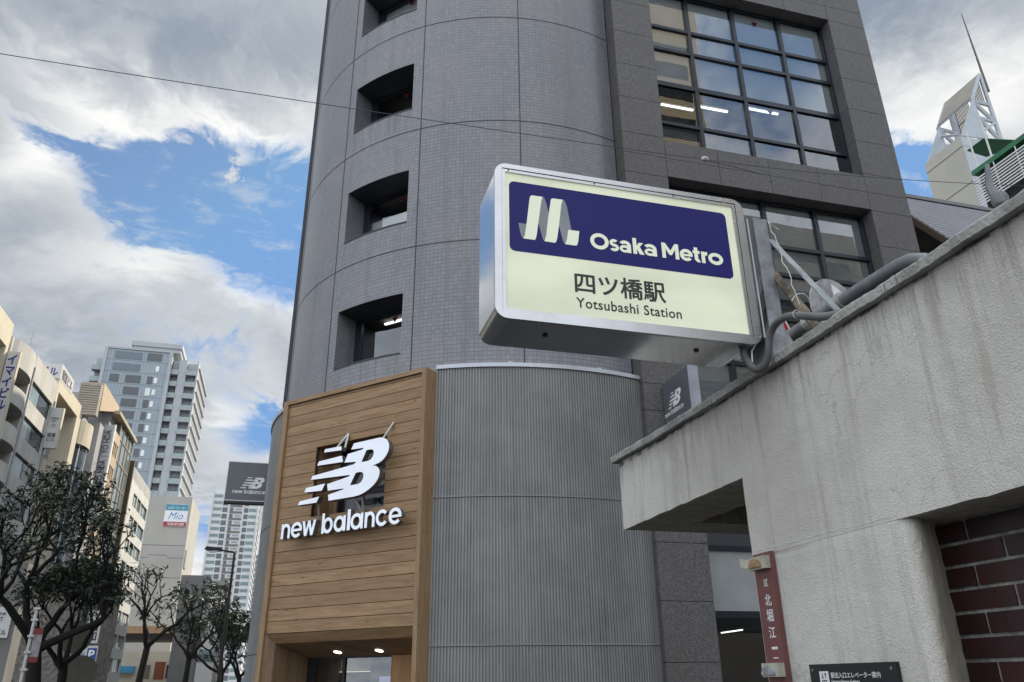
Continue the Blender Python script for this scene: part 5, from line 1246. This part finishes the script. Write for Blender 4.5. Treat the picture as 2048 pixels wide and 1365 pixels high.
# ---- the plain beige block with the hoarding
def beige():
    t = thing('beige_block', 'plain beige block with a stepped groove line, sunlit on its right side', 'building', (-28, 210, 0))
    mb = MB(); mb.box(-34, 205, 0, -23.5, 226, 42.0); mb.box(-34, 205, 42.0, -23.5, 226, 43.6); mb.build('wall', plain('beige_render', (0.40, 0.385, 0.35), 0.85, 0, 0.07, 0.15, streak=0.12), t)
    g = MB()
    for (x0, x1, z) in ((-34, -31.5, 29.0), (-31.5, -27.3, 29.6), (-27.3, -23.5, 29.0), (-34, -23.5, 31.9), (-34, -23.5, 24.5)): g.box(x0, 204.985, z, x1, 204.999, z+0.12)
    g.build('groove', M_GREYINK, t)
    for z in (27.0, 21.3, 15.8): fwin(t, 206.2, 209.6, z, z+4.2, 2, M_CYANGL, M_IRON, -0.1, -23.5)
    s = thing('hoarding', 'square white hoarding with blue script and red strip high on the beige block', 'billboard', (-26.6, 204.9, 39))
    mb = MB(); mb.box(-29.25, 204.75, 36.4, -24.05, 204.95, 41.7); mb.build('board', M_WHITE, s)
    mb = MB(); mb.box(-29.2, 204.73, 40.2, -24.1, 204.749, 41.65); mb.build('teal_strip', plain('teal_print', (0.06, 0.26, 0.36), 0.5), s)
    mb = MB(); mb.box(-29.2, 204.73, 36.45, -24.1, 204.749, 37.5); mb.build('red_strip', plain('red_print', (0.34, 0.03, 0.04), 0.5), s)
    text('script', 'Mio', (-28.3, 204.748, 38.1), (1, 0, 0), UZ, 3.3, 1.7, plain('light_blue_print', (0.10, 0.25, 0.55), 0.5), s, 0.01, 0.0, shear=0.35)
    text('wording', '0120-07-1530', (-28.2, 204.729, 36.65), (1, 0, 0), UZ, 3.6, 0.62, M_WHITE, s, 0.01, 0.02)
    text('wording', 'エイチ・ジー・オー', (-28.6, 204.729, 40.5), (1, 0, 0), UZ, 3.9, 0.6, M_WHITE, s, 0.01, 0.02)
beige()

# ---- far towers
def tower_one():
    t = thing('apartment_tower', 'grey high rise with stacked balconies and a wide glazed middle, nearer of the far towers', 'apartment tower', (-45, 245, 0), 'far apartment towers')
    Y = 235
    mb = MB(); mb.box(-56.1, Y, 0, -38.4, 262, 92.3); mb.build('glazed_core', M_TOWERB, t)
    mb = MB(); mb.box(-56.9, Y-0.4, 0, -56.0, Y+1, 92.8); mb.box(-39.2, Y-0.4, 0, -38.3, Y+1, 92.8); mb.box(-55.99, Y-0.3, 92.301, -39.21, Y+1, 92.9)
    mb.box(-59.4, Y+4, 0, -56.9, 262, 90.4); mb.box(-38.29, Y+3.0, 0, -36.3, 262, 91.2); mb.box(-36.299, Y+1.0, 0, -34.1, 262, 90.9); mb.box(-34.099, Y+2.6, 0, -31.2, 262, 90.4); mb.box(-31.2, Y+0.4, 0, -30.8, 262, 90.6)
    mb.box(-49.8, Y+1.2, 92.91, -36.6, 255, 95.4); mb.box(-50.3, Y+0.8, 94.2, -36.2, 255.5, 95.6); mb.build('wall', M_TOWER, t)
    # facade grid of the glazed middle
    mb = MB()
    for k in range(25): mb.box(-55.99, Y-0.06, 2+3.62*k, -39.21, Y-0.001, 2.12+3.62*k)
    for k in range(1, 20): mb.box(-56+0.84*k-0.03, Y-0.05, 0, -56+0.84*k+0.03, Y-0.002, 92.3)
    mb.build('facade_grid', plain('facade_joint', (0.22, 0.25, 0.27), 0.6), t)
    rnd = random.Random(12)
    proto = {}
    def win(x, z, w_, h, mat, nm):
        key = (w_, h, mat.name)
        if key not in proto:
            m = MB(); m.box(x, Y-0.12, z, x+w_, Y-0.065, z+h)
            o = m.build(nm, mat, t); proto[key] = (o, x, z)
        else:
            o, x0, z0 = proto[key]; again(o, (x-x0, 0, z-z0), t)
    for k in range(14, 25):
        z = 2.5+3.62*k
        if k in (19, 20, 21, 22, 18): win(-50.0, z, 4.0, 2.3, M_DARKGL, 'window')
        if k in (22, 19): win(-54.2, z, 2.4, 2.3, M_DARKGL, 'window')
        if k == 24: win(-45.2, z, 4.0, 2.3, M_DARKGL, 'window'); win(-54.0, z, 7.4, 2.2, plain('slate_glass', (0.13, 0.17, 0.20), 0.2), 'window')
        if k == 23: win(-54.0, z, 7.4, 2.2, plain('slate_glass', (0.13, 0.17, 0.20), 0.2), 'window')
        if k < 23: win(-44.2, z, 1.4, 2.3, M_DARKGL if rnd.random() < .8 else M_BLIND, 'window')
        if k < 24: win(-42.4, z+0.3, 0.9, 1.7, M_WHITE, 'window')
    # balconies: one of each kind, then copies down the face
    def balcony(x0, x1, y0, y1, z):
        m = MB(); m.box(x0, y0, z, x1, y1, z+0.25); s_ = m.build('balcony', M_TOWER, t)
        m = MB(); m.box(x0, y0, z+0.251, x1, y0+0.06, z+1.5); m.box(x1-0.06, y0+0.061, z+0.251, x1, y1, z+1.5); m.box(x0, y0+0.061, z+0.251, x0+0.06, y1, z+1.5); m.build('balustrade', M_RAIL, s_)
        m = MB(); m.box(x0+0.4, y1-0.05, z+0.26, x1-0.5, y1-0.003, z+2.4); m.build('balcony_door', M_DARKGL, s_)
        return s_
    top = 86.0
    cols = [(-34.05, -30.95, Y+0.3, Y+2.6, 24), (-38.25, -36.3, Y+0.6, Y+3.0, 24), (-59.9, -57.0, Y+1.6, Y+4.0, 14), (-57.0, -56.2, Y+0.4, Y+2.0, 10)]
    for x0, x1, y0, y1, n in cols:
        b = balcony(x0, x1, y0, y1, top)
        for k in range(1, n): again(b, (0, 0, -3.62*k), t)
    # ribbed, sunlit flank
    m = MB()
    for k in range(25): m.box(-30.799, Y+1.2, 1.6+3.62*k, -30.3, 262.2, 1.85+3.62*k)
    m.build('flank_ledge', M_TWHITE, t)
    m = MB()
    for k in range(14): m.box(-30.8, Y+3.2+1.8*k, 0, -30.72, Y+3.3+1.8*k, 90.3)
    m.build('flank_rib', M_TOWER, t)
    m = MB(); m.tube([(-48.8, 240, 95.6), (-48.8, 240, 97.4)], 0.12, 6); m.tube([(-50, 240, 96.3), (-47.2, 240, 96.9)], 0.12, 6); m.build('roof_crane', M_RED, t)
    m = MB(); m.tube([(-49, 237, 96.5), (-37, 237, 96.5)], 0.05, 5)
    for k in range(7): m.tube([(-49+2*k, 237, 95.5), (-49+2*k, 237, 96.5)], 0.05, 5)
    m.build('roof_rail', M_TOWER, t)
tower_one()
M_FARD = plain('far_window_recess', (0.13, 0.14, 0.15), 0.5)
def tower_two():
    t = thing('apartment_tower', 'slim white high rise with brown banded middle, behind the street lamp', 'apartment tower', (-26, 410, 0), 'far apartment towers')
    Y = 400
    m = MB(); m.box(-36.7, Y, 0, -15.4, 425, 86.3); m.box(-36.3, Y+2, 86.3, -29.5, 420, 95.6); m.box(-37.0, Y-0.5, 0, -36.3, Y+1, 86.9); m.box(-29.2, Y-0.5, 0, -28.6, Y-0.001, 86.9); m.box(-22.6, Y-0.5, 0, -22.0, Y-0.001, 86.9); m.box(-15.9, Y-0.5, 0, -15.2, Y-0.001, 86.9); m.box(-15.399, Y+1, 0, -15.1, 425, 86.9); m.build('wall', M_TWHITE, t)
    first = {}
    def bit(kind, x0, x1, z0, z1, mat, k, dy=0.2):
        if kind not in first: q = MB(); q.box(x0, Y-dy, z0, x1, Y-0.002, z1); first[kind] = (q.build('window' if kind[0] == 'w' else 'balcony_band', mat, t), k)
        else: o, k0 = first[kind]; again(o, (0, 0, -3.1*(k-k0)), t)
    for k in range(27):
        z = 83.2-3.1*k
        bit('w1', -36.0, -32.2, z+0.9, z+2.3, plain('far_grey_green_glass', (0.20, 0.26, 0.27), 0.3), k, 0.1); bit('w2', -31.8, -29.5, z+0.2, z+2.5, M_FARD, k, 0.05)
        bit('b1', -28.4, -22.8, z-0.1, z+0.8, plain('brown_grey_band', (0.20, 0.18, 0.165), 0.8), k, 0.35); bit('w3', -28.3, -26.8, z+0.82, z+2.5, M_FARD, k, 0.05); bit('w4', -26.0, -23.2, z+1.3, z+2.2, plain('far_window_grey', (0.30, 0.32, 0.33), 0.4), k, 0.06)
        bit('w5', -21.8, -19.9, z+0.3, z+2.5, M_FARD, k, 0.05); bit('w6', -19.6, -16.1, z+0.8, z+2.3, plain('far_grey_green_glass', (0.20, 0.26, 0.27), 0.3), k, 0.1)
    m = MB()
    for k in range(27): m.box(-15.1, Y+2, 82-3.1*k, -14.6, 424, 82.9-3.1*k)
    m.build('side_ledge', M_TWHITE, t)
tower_two()
def tower_three():
    t = thing('apartment_tower', 'blue grey glass high rise half hidden behind the corner cladding, farthest of the towers', 'apartment tower', (-15, 460, 0), 'far apartment towers')
    m = MB(); m.box(-20.5, 450, 0, -6, 470, 64.7); m.build('wall', plain('blue_grey_far_glass', (0.16, 0.21, 0.26), 0.3, 0, 0.1, 0.1), t)
    m = MB()
    for k in range(20): m.box(-20.6, 449.7, 1+3.2*k, -6, 449.999, 1.9+3.2*k)
    m.build('floor_band', plain('far_pale_band', (0.38, 0.42, 0.45), 0.6), t)
tower_three()
def middle_distance():
    t = thing('office_block', 'blank grey block just right of the beige block, below the white tower', 'building', (-14, 155, 0))
    m = MB(); m.box(-17.0, 150, 0, -12.95, 165, 18.9); m.box(-12.949, 150.2, 0, -12.6, 165, 19.0); m.build('wall', plain('mid_grey_render', (0.24, 0.245, 0.25), 0.85, 0, 0.1, 0.3), t)
    t = thing('office_block', 'small white block with a flat overhanging roof below the white tower', 'building', (-11, 151, 0))
    m = MB(); m.box(-12.6, 148, 0, -9.9, 160, 16.4); m.build('wall', M_WHITE, t)
    m = MB(); m.box(-12.9, 147, 17.0, -9.3, 160, 17.8); m.box(-12.5, 149, 16.401, -10.0, 159, 16.999); m.build('roof', M_TOWER, t)
    m = MB(); m.box(-12.55, 147.95, 11.6, -10.3, 147.999, 14.2); m.build('blank_panel', M_TOWER, t)
    for z in (8.6, 5.0): m = MB(); m.box(-12.4, 147.9, z, -10.0, 147.999, z+1.9); m.build('window', M_CYANGL, t)
    t = thing('elevated_road', 'dark girder of an elevated road crossing the far end of the street', 'elevated road', (-16, 172, 0))
    m = MB(); m.box(-60, 170, 9.4, 40, 182, 10.5); m.build('girder', M_IRON, t)
    m = MB(); m.box(-60, 169.8, 10.501, 40, 170.2, 11.8); m.build('parapet', plain('orange_beige_parapet', (0.42, 0.27, 0.16), 0.8), t)
    for x in (-31, -3.5): m = MB(); m.box(x, 173, 0, x+1.6, 179, 9.399); m.build('pier', M_CONC, t)
    t = thing('shop_building', 'low cream building with a blue awning sign beyond the trees', 'building', (-24, 192, 0))
    m = MB(); m.box(-33, 190, 0, -20.5, 200, 8.0); m.build('wall', M_STONE, t)
    m = MB(); m.box(-31.5, 189.2, 3.9, -28.0, 189.999, 5.2); m.build('awning', plain('sky_blue_awning', (0.06, 0.30, 0.48), 0.6), t)
    m = MB(); m.box(-24.2, 189.9, 2.6, -22.2, 189.999, 6.0); m.build('shutter', plain('rust_red_shutter', (0.22, 0.06, 0.03), 0.7), t)
    for x in (-26.9, -21.9): m = MB(); m.box(x, 189.9, 2.8, x+1.9, 189.999, 5.4); m.build('window', M_DARKGL, t)
middle_distance()

# ---- street lamp, poles and small signs
def lamp():
    t = thing('street_lamp', 'dark street lamp with a flat head on a long arm before the white tower', 'street lamp', (-2.68, 45, 0.13))
    m = MB(); m.tube([(-2.68, 45, 0.13), (-2.68, 45, 4), (-2.67, 45, 7.95)], [0.10, 0.085, 0.06], 10); m.build('pole', M_IRON, t)
    m = MB(); m.tube([(-2.66, 45, 7.9), (-2.72, 45, 7.98), (-3.5, 45, 8.07)], 0.045, 8); m.build('arm', M_IRON, t)
    m = MB(); m.prism([(-3.3, 45, 8.13), (-3.35, 45, 8.02), (-4.0, 45, 7.98), (-4.18, 45, 8.08), (-4.1, 45, 8.2), (-3.6, 45, 8.17)], (0, -0.28, 0)); h = m.build('lamp_head', M_IRON, t)
    m = MB(); m.prism([(-3.50, 44.96, 8.01), (-4.0, 44.96, 7.975), (-3.9, 44.96, 7.91), (-3.6, 44.96, 7.93)], (0, -0.2, 0)); m.build('lens', M_LENS, h)
lamp()
M_DULLRED = plain('faded_red_print', (0.15, 0.018, 0.016), 0.7)
M_GREYWH = plain('dirty_white_pole', (0.42, 0.42, 0.41), 0.6, 0, 0.2, 3)
def poles():
    t = thing('banner_pole', 'white leaning pole carrying a faded red bordered banner beside the biggest tree', 'pole', (-5.1, 20, 0.13))
    m = MB(); m.tube([(-5.12, 20, 0.13), (-5.10, 20, 3.12)], 0.034, 10); m.build('pole', M_GREYWH, t)
    m = MB(); m.box(-5.055, 19.985, 2.02, -4.885, 20.0, 2.70); b = m.build('banner', plain('faded_banner', (0.22, 0.20, 0.21), 0.8, 0, 0.3, 8), t)
    m = MB(); m.box(-5.055, 19.975, 2.58, -4.885, 19.984, 2.70); m.build('red_border', M_DULLRED, b); m = MB(); m.box(-5.055, 19.975, 2.02, -4.885, 19.984, 2.13); m.build('red_border', M_DULLRED, b)
    for z in (3.08, 2.85, 2.52, 2.2, 1.86):
        m = MB(); m.box(-5.16, 19.95, z, -5.03, 20.05, z+0.045); m.build('bracket', M_GREYWH, t)
    t = thing('sign_pole', 'grey leaning pole with the backs of two round beige signs among the branches', 'road sign', (-4.9, 24, 0.13))
    m = MB(); m.tube([(-6.2, 30.2, 0.13), (-6.3, 30.2, 5.6)], 0.10, 12); m.build('pole', plain('grey_steel_pole', (0.07, 0.075, 0.08), 0.5, 0.2, 0.2), t)
    for x, z in ((-6.37, 3.01), (-6.03, 1.96)):
        m = MB(); m.tube([(x, 30.05, z), (x+0.01, 30.02, z)], 0.50, 32); m.build('sign_disc', plain('beige_sign_back', (0.11, 0.10, 0.075), 0.6, 0, 0.15, 4), t)
    t = thing('parking_sign', 'white panel with a blue parking square and two dark characters low among the trees', 'sign', (-11.7, 60, 0.13))
    m = MB(); m.tube([(-12.0, 60.1, 0.13), (-12.0, 60.1, 6)], 0.06, 8); m.build('pole', M_IRON, t)
    m = MB(); m.box(-12.1, 60, 4.1, -11.35, 60.05, 6.1); m.box(-12.45, 60, 2.75, -11.25, 60.05, 3.95); m.build('panel', M_SIGNW, t)
    text('characters', '高\n知', (-11.98, 59.995, 4.25), (1, 0, 0), UZ, 0.5, 1.15, M_INK, t, 0.01, 0.03, 'CENTER')
    m = MB(); m.box(-11.85, 59.98, 3.05, -11.3, 59.999, 3.8); b = m.build('parking_square', plain('parking_blue', (0.015, 0.05, 0.22), 0.5), t)
    text('letter', 'P', (-11.73, 59.978, 3.17), (1, 0, 0), UZ, 0.31, 0.5, M_WHITE, b, 0.006, 0.03)
    text('letters', '0i', (-12.35, 59.995, 3.2), (1, 0, 0), UZ, 0.35, 0.42, M_BLUEINK, t, 0.01, 0.0)
    t = thing('wall_sign', 'white building name board on the grey wall at the lower left edge', 'sign', (-12, 44.9, 3))
    m = MB(); m.box(-13.6, 45.0, 3.7, -12.5, 45.08, 5.1); m.build('board', M_SIGNW, t)
    text('characters', '堀富ビル', (-13.5, 44.995, 3.82), (1, 0, 0), UZ, 0.9, 0.25, M_INK, t, 0.01, 0.02)
    text('characters', 'mine\nEST', (-13.32, 44.995, 4.45), (1, 0, 0), UZ, 0.55, 0.45, M_GREYINK, t, 0.01, 0.02, 'CENTER')
    m = MB(); m.box(-14.2, 45.081, 0, -12.3, 46.5, 7.2); m.build('wall', plain('grey_street_wall', (0.16, 0.155, 0.15), 0.9, 0, 0.15, 1), t)
poles()

# ---- street trees
def make_tree(label, base, height, seed, lean=(0, 0), trunk_r=0.16, fork=0.42, spread=1.0, leaves=9, leafmat=M_LEAF, depth=4, leaf=0.17, reach=9.0):
    rnd = random.Random(seed)
    t = thing('street_tree', label, 'tree', base, 'street trees along the kerb')
    wood, lf = MB(), MB()
    base = V(base)
    def leafcluster(p, d, n):
        for _ in range(n):
            a = V((rnd.gauss(0, 1), rnd.gauss(0, 1), rnd.gauss(-0.35, .6))); a = (a.normalized()+d*0.45).normalized()
            s = a.cross(V((rnd.gauss(0, 1), rnd.gauss(0, 1), rnd.gauss(0, 1)))).normalized()
            L = leaf*rnd.uniform(.5, 1.4); W = L*rnd.uniform(.15, .21); st = p+V((rnd.gauss(0, .05), rnd.gauss(0, .05), rnd.gauss(0, .05)))
            dr = V((0, 0, -0.25*L))
            lf.face([st, st+a*L*.45+s*W+dr*.2, st+a*L+dr, st+a*L*.45-s*W+dr*.2])
    def limb(p, d, L, r, k):
        n = 5; pts = [p]; q = p
        for i in range(n):
            d = (d+V((rnd.gauss(0, .16), rnd.gauss(0, .16), rnd.gauss(0.06 if k < 3 else 0.02, .10)))).normalized()
            if abs(q.x-base.x) > reach and d.x*(q.x-base.x) > 0: d.x *= -0.35; d.normalize()
            q = q+d*(L/n); pts.append(q)
        wood.tube(pts, r, 7 if k < 2 else 5, r*.62, cap=False)
        if k >= depth:
            leafcluster(q, d, leaves); leafcluster(pts[3], d, leaves//2); return
        for i in (2, 3, 4):
            if k >= 2 and rnd.random() < .8: 
                sd = (d+V((rnd.gauss(0, .8), rnd.gauss(0, .8), rnd.gauss(.1, .5)))).normalized(); e = pts[i]+sd*rnd.uniform(.2, .5); wood.tube([pts[i], e], r*.28, 4, r*.12, cap=False); leafcluster(e, sd, leaves-2)
        m = 2 if rnd.random() < .6 else 3
        a0 = rnd.uniform(0, 2*pi)
        for j in range(m):
            ang = radians(rnd.uniform(22, 50))*spread; az = a0+2*pi*j/m+rnd.uniform(-.5, .5)
            o = d.orthogonal().normalized(); o2 = d.cross(o)
            nd = (d*cos(ang)+(o*cos(az)+o2*sin(az))*sin(ang)+V((0, 0, .22))).normalized()
            limb(q, nd, L*rnd.uniform(.62, .82), r*.62*rnd.uniform(.8, 1.0), k+1)
    H = height*fork; q = base+V((lean[0], lean[1], H)); mid = base.lerp(q, .5)+V((rnd.uniform(-.08, .08), rnd.uniform(-.08, .08), 0))
    wood.tube([base, base+V((0, 0, .15)), mid, q], [trunk_r*1.35, trunk_r*1.1, trunk_r*.95, trunk_r*.85], 10)
    m = 4 if depth > 3 else 3
    for j in range(m):
        az = 2*pi*j/m+rnd.uniform(-.4, .4); a = radians(rnd.uniform(18, 48))*spread
        limb(q-V((0, 0, rnd.uniform(0, .35)*H*.3)), V((cos(az)*sin(a), sin(az)*sin(a), cos(a))), height*(1-fork)*.42, trunk_r*.62, 1)
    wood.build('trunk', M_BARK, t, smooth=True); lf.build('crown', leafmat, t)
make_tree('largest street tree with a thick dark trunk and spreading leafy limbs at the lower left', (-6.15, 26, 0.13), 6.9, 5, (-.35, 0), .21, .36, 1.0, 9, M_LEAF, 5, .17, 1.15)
make_tree('forked street tree just right of the thick trunked one, boughs reaching right', (-5.95, 27.5, 0.13), 4.9, 24, (-.05, 0), .14, .42, 1.15, 9, M_LEAF, 5, .16, 1.1)
make_tree('bare looking street tree with few leaves before the beige block', (-5.85, 42, 0.13), 6.7, 31, (0.05, 0), .17, .46, 1.05, 3, M_LEAF2, 4, .24)
make_tree('thin leaved street tree between the sparse one and the lamp', (-4.75, 51, 0.13), 7.0, 47, (0, 0), .18, .40, 1.1, 9, M_LEAF2, 4, .26)
make_tree('dense low street tree beside the foot of the lamp pole', (-3.3, 58, 0.13), 6.6, 61, (0, 0), .18, .32, 1.2, 20, M_LEAF, 4, .26)
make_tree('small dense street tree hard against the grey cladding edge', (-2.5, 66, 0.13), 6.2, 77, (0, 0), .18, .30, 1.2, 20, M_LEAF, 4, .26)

# ================================================================== behind the parapet on the right
def house():
    t = thing('house', 'house with a steep grey batten seam metal roof and dark gable behind the stone building', 'house', (22, 18, 0))
    x0, x1 = 17.8, 33.0; s = 1.33; yr, zr = 18.1, 16.5; ye = 14.4
    z = lambda y: zr-(yr-y)*s
    m = MB(); n = 24
    for k in range(n):
        a, b = lerp(ye, yr, k/n), lerp(ye, yr, (k+1)/n)
        m.prism([(x0, a, z(a)+0.055), (x0, b, z(b)), (x0, b, z(b)-0.06), (x0, a, z(a)-0.06)], (x1-x0, 0, 0))
    m.build('roof', plain('lilac_grey_roof_metal', (0.27, 0.265, 0.30), 0.45, 0.25, 0.12, 0.8), t)
    m = MB(); m.box(x0-0.05, yr-0.12, zr-0.05, x1, yr+0.15, zr+0.08); m.build('ridge_cap', plain('roof_ridge_metal', (0.20, 0.20, 0.20), 0.5, 0.2), t)
    m = MB(); m.prism([(x0-0.06, ye, z(ye)-0.30), (x0-0.06, ye, z(ye)-0.02), (x0-0.06, yr, z(yr)-0.02), (x0-0.06, yr, z(yr)-0.30)], (0.05, 0, 0)); m.build('bargeboard', M_BROWNM, t)
    m = MB(); m.prism([(x0+0.7, ye+0.5, 0), (x0+0.7, ye+0.5, z(ye+.5)-0.2), (x0+0.7, yr, zr-0.2), (x0+0.7, yr+6, 12), (x0+0.7, yr+6, 0)], (14, 0, 0)); m.build('wall', plain('black_stained_boards', (0.018, 0.017, 0.016), 0.8), t)
house()
def spire():
    t = thing('office_tower', 'cream tower topped by a pointed steel frame and a needle mast, behind the house roof', 'building', (55, 48, 0))
    CREAM = plain('cream_tower_render', (0.50, 0.48, 0.42), 0.8, 0, 0.06, 0.3); STEEL = plain('pale_blue_steel', (0.42, 0.46, 0.50), 0.5, 0, 0.08)
    Y = 45
    X0 = 55.54
    m = MB(); m.box(X0, Y, 0, 60.6, 49.4, 46.7); m.build('wall', CREAM, t)
    for z in (45.58, 41.75, 38.6):
        m = MB(); m.box(X0-0.02, Y+0.01, z, X0-0.002, 49.39, z+0.07); m.build('groove', M_GREYINK, t)
    m = MB(); m.box(X0+0.02, Y-0.02, 0, 60.59, Y-0.002, 45.6); m.box(X0+0.02, Y-0.021, 45.66, 60.59, Y-0.002, 46.69); m.build('shaded_side_cladding', STEEL, t)
    def bars(name, prs, r=0.14, mat=STEEL):
        m = MB()
        for a, b in prs:
            a, b = V(a), V(b); d = b-a; s = d.cross(V((0.3, 1, 0.2))).normalized()*r; u = d.cross(s).normalized()*r
            m.obox(a-s*.5-u*.5, s, u, d)
        return m.build(name, mat, t)
    for y in (Y+0.05, 49.3):
        m = MB(); m.prism([(55.7, y, 46.75), (58.335, y, 51.46), (58.62, y, 46.95)], (0, -0.12, 0)); m.build('gable_plate', STEEL, t)
        bars('gable_frame', [((58.335, y, 51.46), (60.29, y, 55.05)), ((60.35, y, 55.0), (60.45, y, 46.7)), ((58.35, y, 51.4), (60.3, y, 51.3)), ((58.48, y, 49.42), (60.4, y, 49.3)), ((58.5, y, 51.2), (60.2, y, 49.5)), ((58.6, y, 47.9), (60.3, y, 49.2)), ((58.7, y, 49.2), (60.3, y, 47.2)), ((58.34, y, 51.46), (58.62, y, 46.95))], .26)
    bars('ridge_beam', [((60.29, Y, 55.0), (60.29, 49.3, 55.0))], .22)
    bars('eave_frame', [((58.45, Y, 51.75), (58.45, 49.3, 51.75)), ((58.45, Y, 48.4), (58.45, 49.3, 48.4)), ((58.45, 47.3, 51.7), (58.45, 47.3, 46.7)), ((58.45, 49.2, 50.4), (58.45, 47.3, 49.2)), ((58.45, 49.2, 46.8), (58.45, 47.3, 48.6))], .22)
    m = MB(); m.prism([(58.5, Y+.15, 51.86), (60.25, Y+.15, 54.98), (60.25, 49.2, 54.98), (58.5, 49.2, 51.86)], (-.09, 0, .05)); sc = m.build('slatted_screen', M_TANL, t)
    m = MB()
    for k in range(22): m.obox((60.16, Y+0.2+k*0.185, 54.9), (0.1, 0, 0), (0, 0.07, 0), (0.12, 0, 0.24))
    m.build('slat_end', M_TANL, sc)
    m = MB()
    for k in range(12): m.box(58.44, 45.6+k*0.135, 48.7, 58.50, 45.65+k*0.135, 51.6)
    for z in (48.75, 50.1): m.box(58.43, 45.55, z, 58.51, 47.2, z+0.07)
    m.build('grille', plain('dark_red_brown_grille', (0.10, 0.07, 0.06), 0.6), t)
    m = MB()
    for k in range(7): x = 58.75+0.19*k; m.box(x, Y+.06, 51.5, x+0.06, Y+.12, 51.9+0.36*k)
    m.build('grille', plain('dark_red_brown_grille', (0.10, 0.07, 0.06), 0.6), t)
    m = MB(); m.tube([(60.75, Y, 53.0), (60.6, Y, 57.5), (60.45, Y, 62.9)], [0.13, 0.10, 0.04], 10); m.tube([(60.75, Y, 53.1), (60.35, Y, 53.1)], .07, 4); m.tube([(60.7, Y, 54.4), (60.35, Y, 54.4)], .07, 4); m.build('mast', plain('brown_grey_mast_paint', (0.13, 0.11, 0.10), 0.7), t, smooth=True)
    m = MB(); m.tube([(59.4, Y+0.9, 47.8), (59.4, Y+1.0, 47.85)], 0.6, 20); m.build('aerial_dish', M_SIGNW, t)
    GREEN = plain('green_awning_sheet', (0.035, 0.16, 0.075), 0.6, 0, 0.15, 1.0)
    m = MB(); m.prism([(53.2, 41.08, 43.0), (53.17, 42.82, 43.0), (55.5, 43.1, 43.0), (57.5, 40.3, 43.0)], (0, 0, 0.06)); m.build('awning', GREEN, t)
    m = MB(); m.box(50.05, 33.0, 38.25, 53.5, 40.43, 38.31); m.box(50.0, 33.0, 38.2, 50.049, 40.44, 38.62); m.build('awning', GREEN, t)
    m = MB()
    for k in range(10): m.box(49.97, 32.5, 35.35+0.255*k, 50.02, 40.44, 35.46+0.255*k)
    for y in (40.36, 38.4, 36.4): m.box(50.021, y, 34.5, 50.08, y+0.07, 38.2)
    m.build('louvre_screen', M_WHITE, t)
    m = MB(); m.box(50.5, 32.5, 30, 54.9, 40.3, 38.1); m.build('terrace', M_DARK, t)
    for (a, b) in (((51, 40.67, 43.0), (51, 40.54, 38.4)), ((51, 39.2, 42.9), (51, 39.14, 38.4))):
        m = MB(); m.tube([a, b], 0.08, 6); m.build('awning_post', M_PALEP, t)
spire()
# ---- neighbours that show only as reflections in the panes or by the shade they cast on the street
def neighbours():
    def blk(name, label, x0, x1, y0, y1, h, mat, fl=3.4, face='y'):
        t = thing(name, label, 'building', ((x0+x1)/2, (y0+y1)/2, 0))
        m = MB(); m.box(x0, y0, 0, x1, y1, h); m.build('wall', mat, t)
        n = int(h/fl)-1; proto = None
        for k in range(1, n):
            if proto is None: m = MB(); (m.box(x0+1, y1+0.002, 4, x1-1, y1+0.05, 5.6) if face == 'y' else m.box(x0-0.05, y0+1, 4, x0-0.002, y1-1, 5.6)); proto = m.build('window', M_DARKGL, t)
            else: again(proto, (0, 0, fl*k), t)
    blk('office_building', 'beige office tower mirrored in the left panes of the stone building', 21, 31.5, -34, -17, 60, plain('sunny_beige_render', (0.52, 0.44, 0.31), 0.8, 0, 0.06), 3.6)
    blk('office_building', 'grey building mirrored in the lower right panes of the stone building', 37, 62, -40, -20, 38, M_CONC, 3.6)
    blk('office_building', 'dark grey block mirrored low in the panes of the stone building', 14, 40, -16.5, -12, 33, plain('charcoal_tile_block', (0.07, 0.07, 0.072), 0.6), 3.6)
    blk('street_building', 'grey block on the near kerb hidden behind the round tower', 1.5, 20, 84, 131, 51, M_GREYW, 3.5, 'x')
    blk('street_building', 'second grey block along the near kerb behind the round tower', 1.5, 20, 132, 158, 42, M_CONC, 3.5, 'x')
    blk('street_building', 'lower grey block along the near kerb behind the round tower', 1.5, 20, 159, 185, 34, M_GREYW, 3.5, 'x')
neighbours()
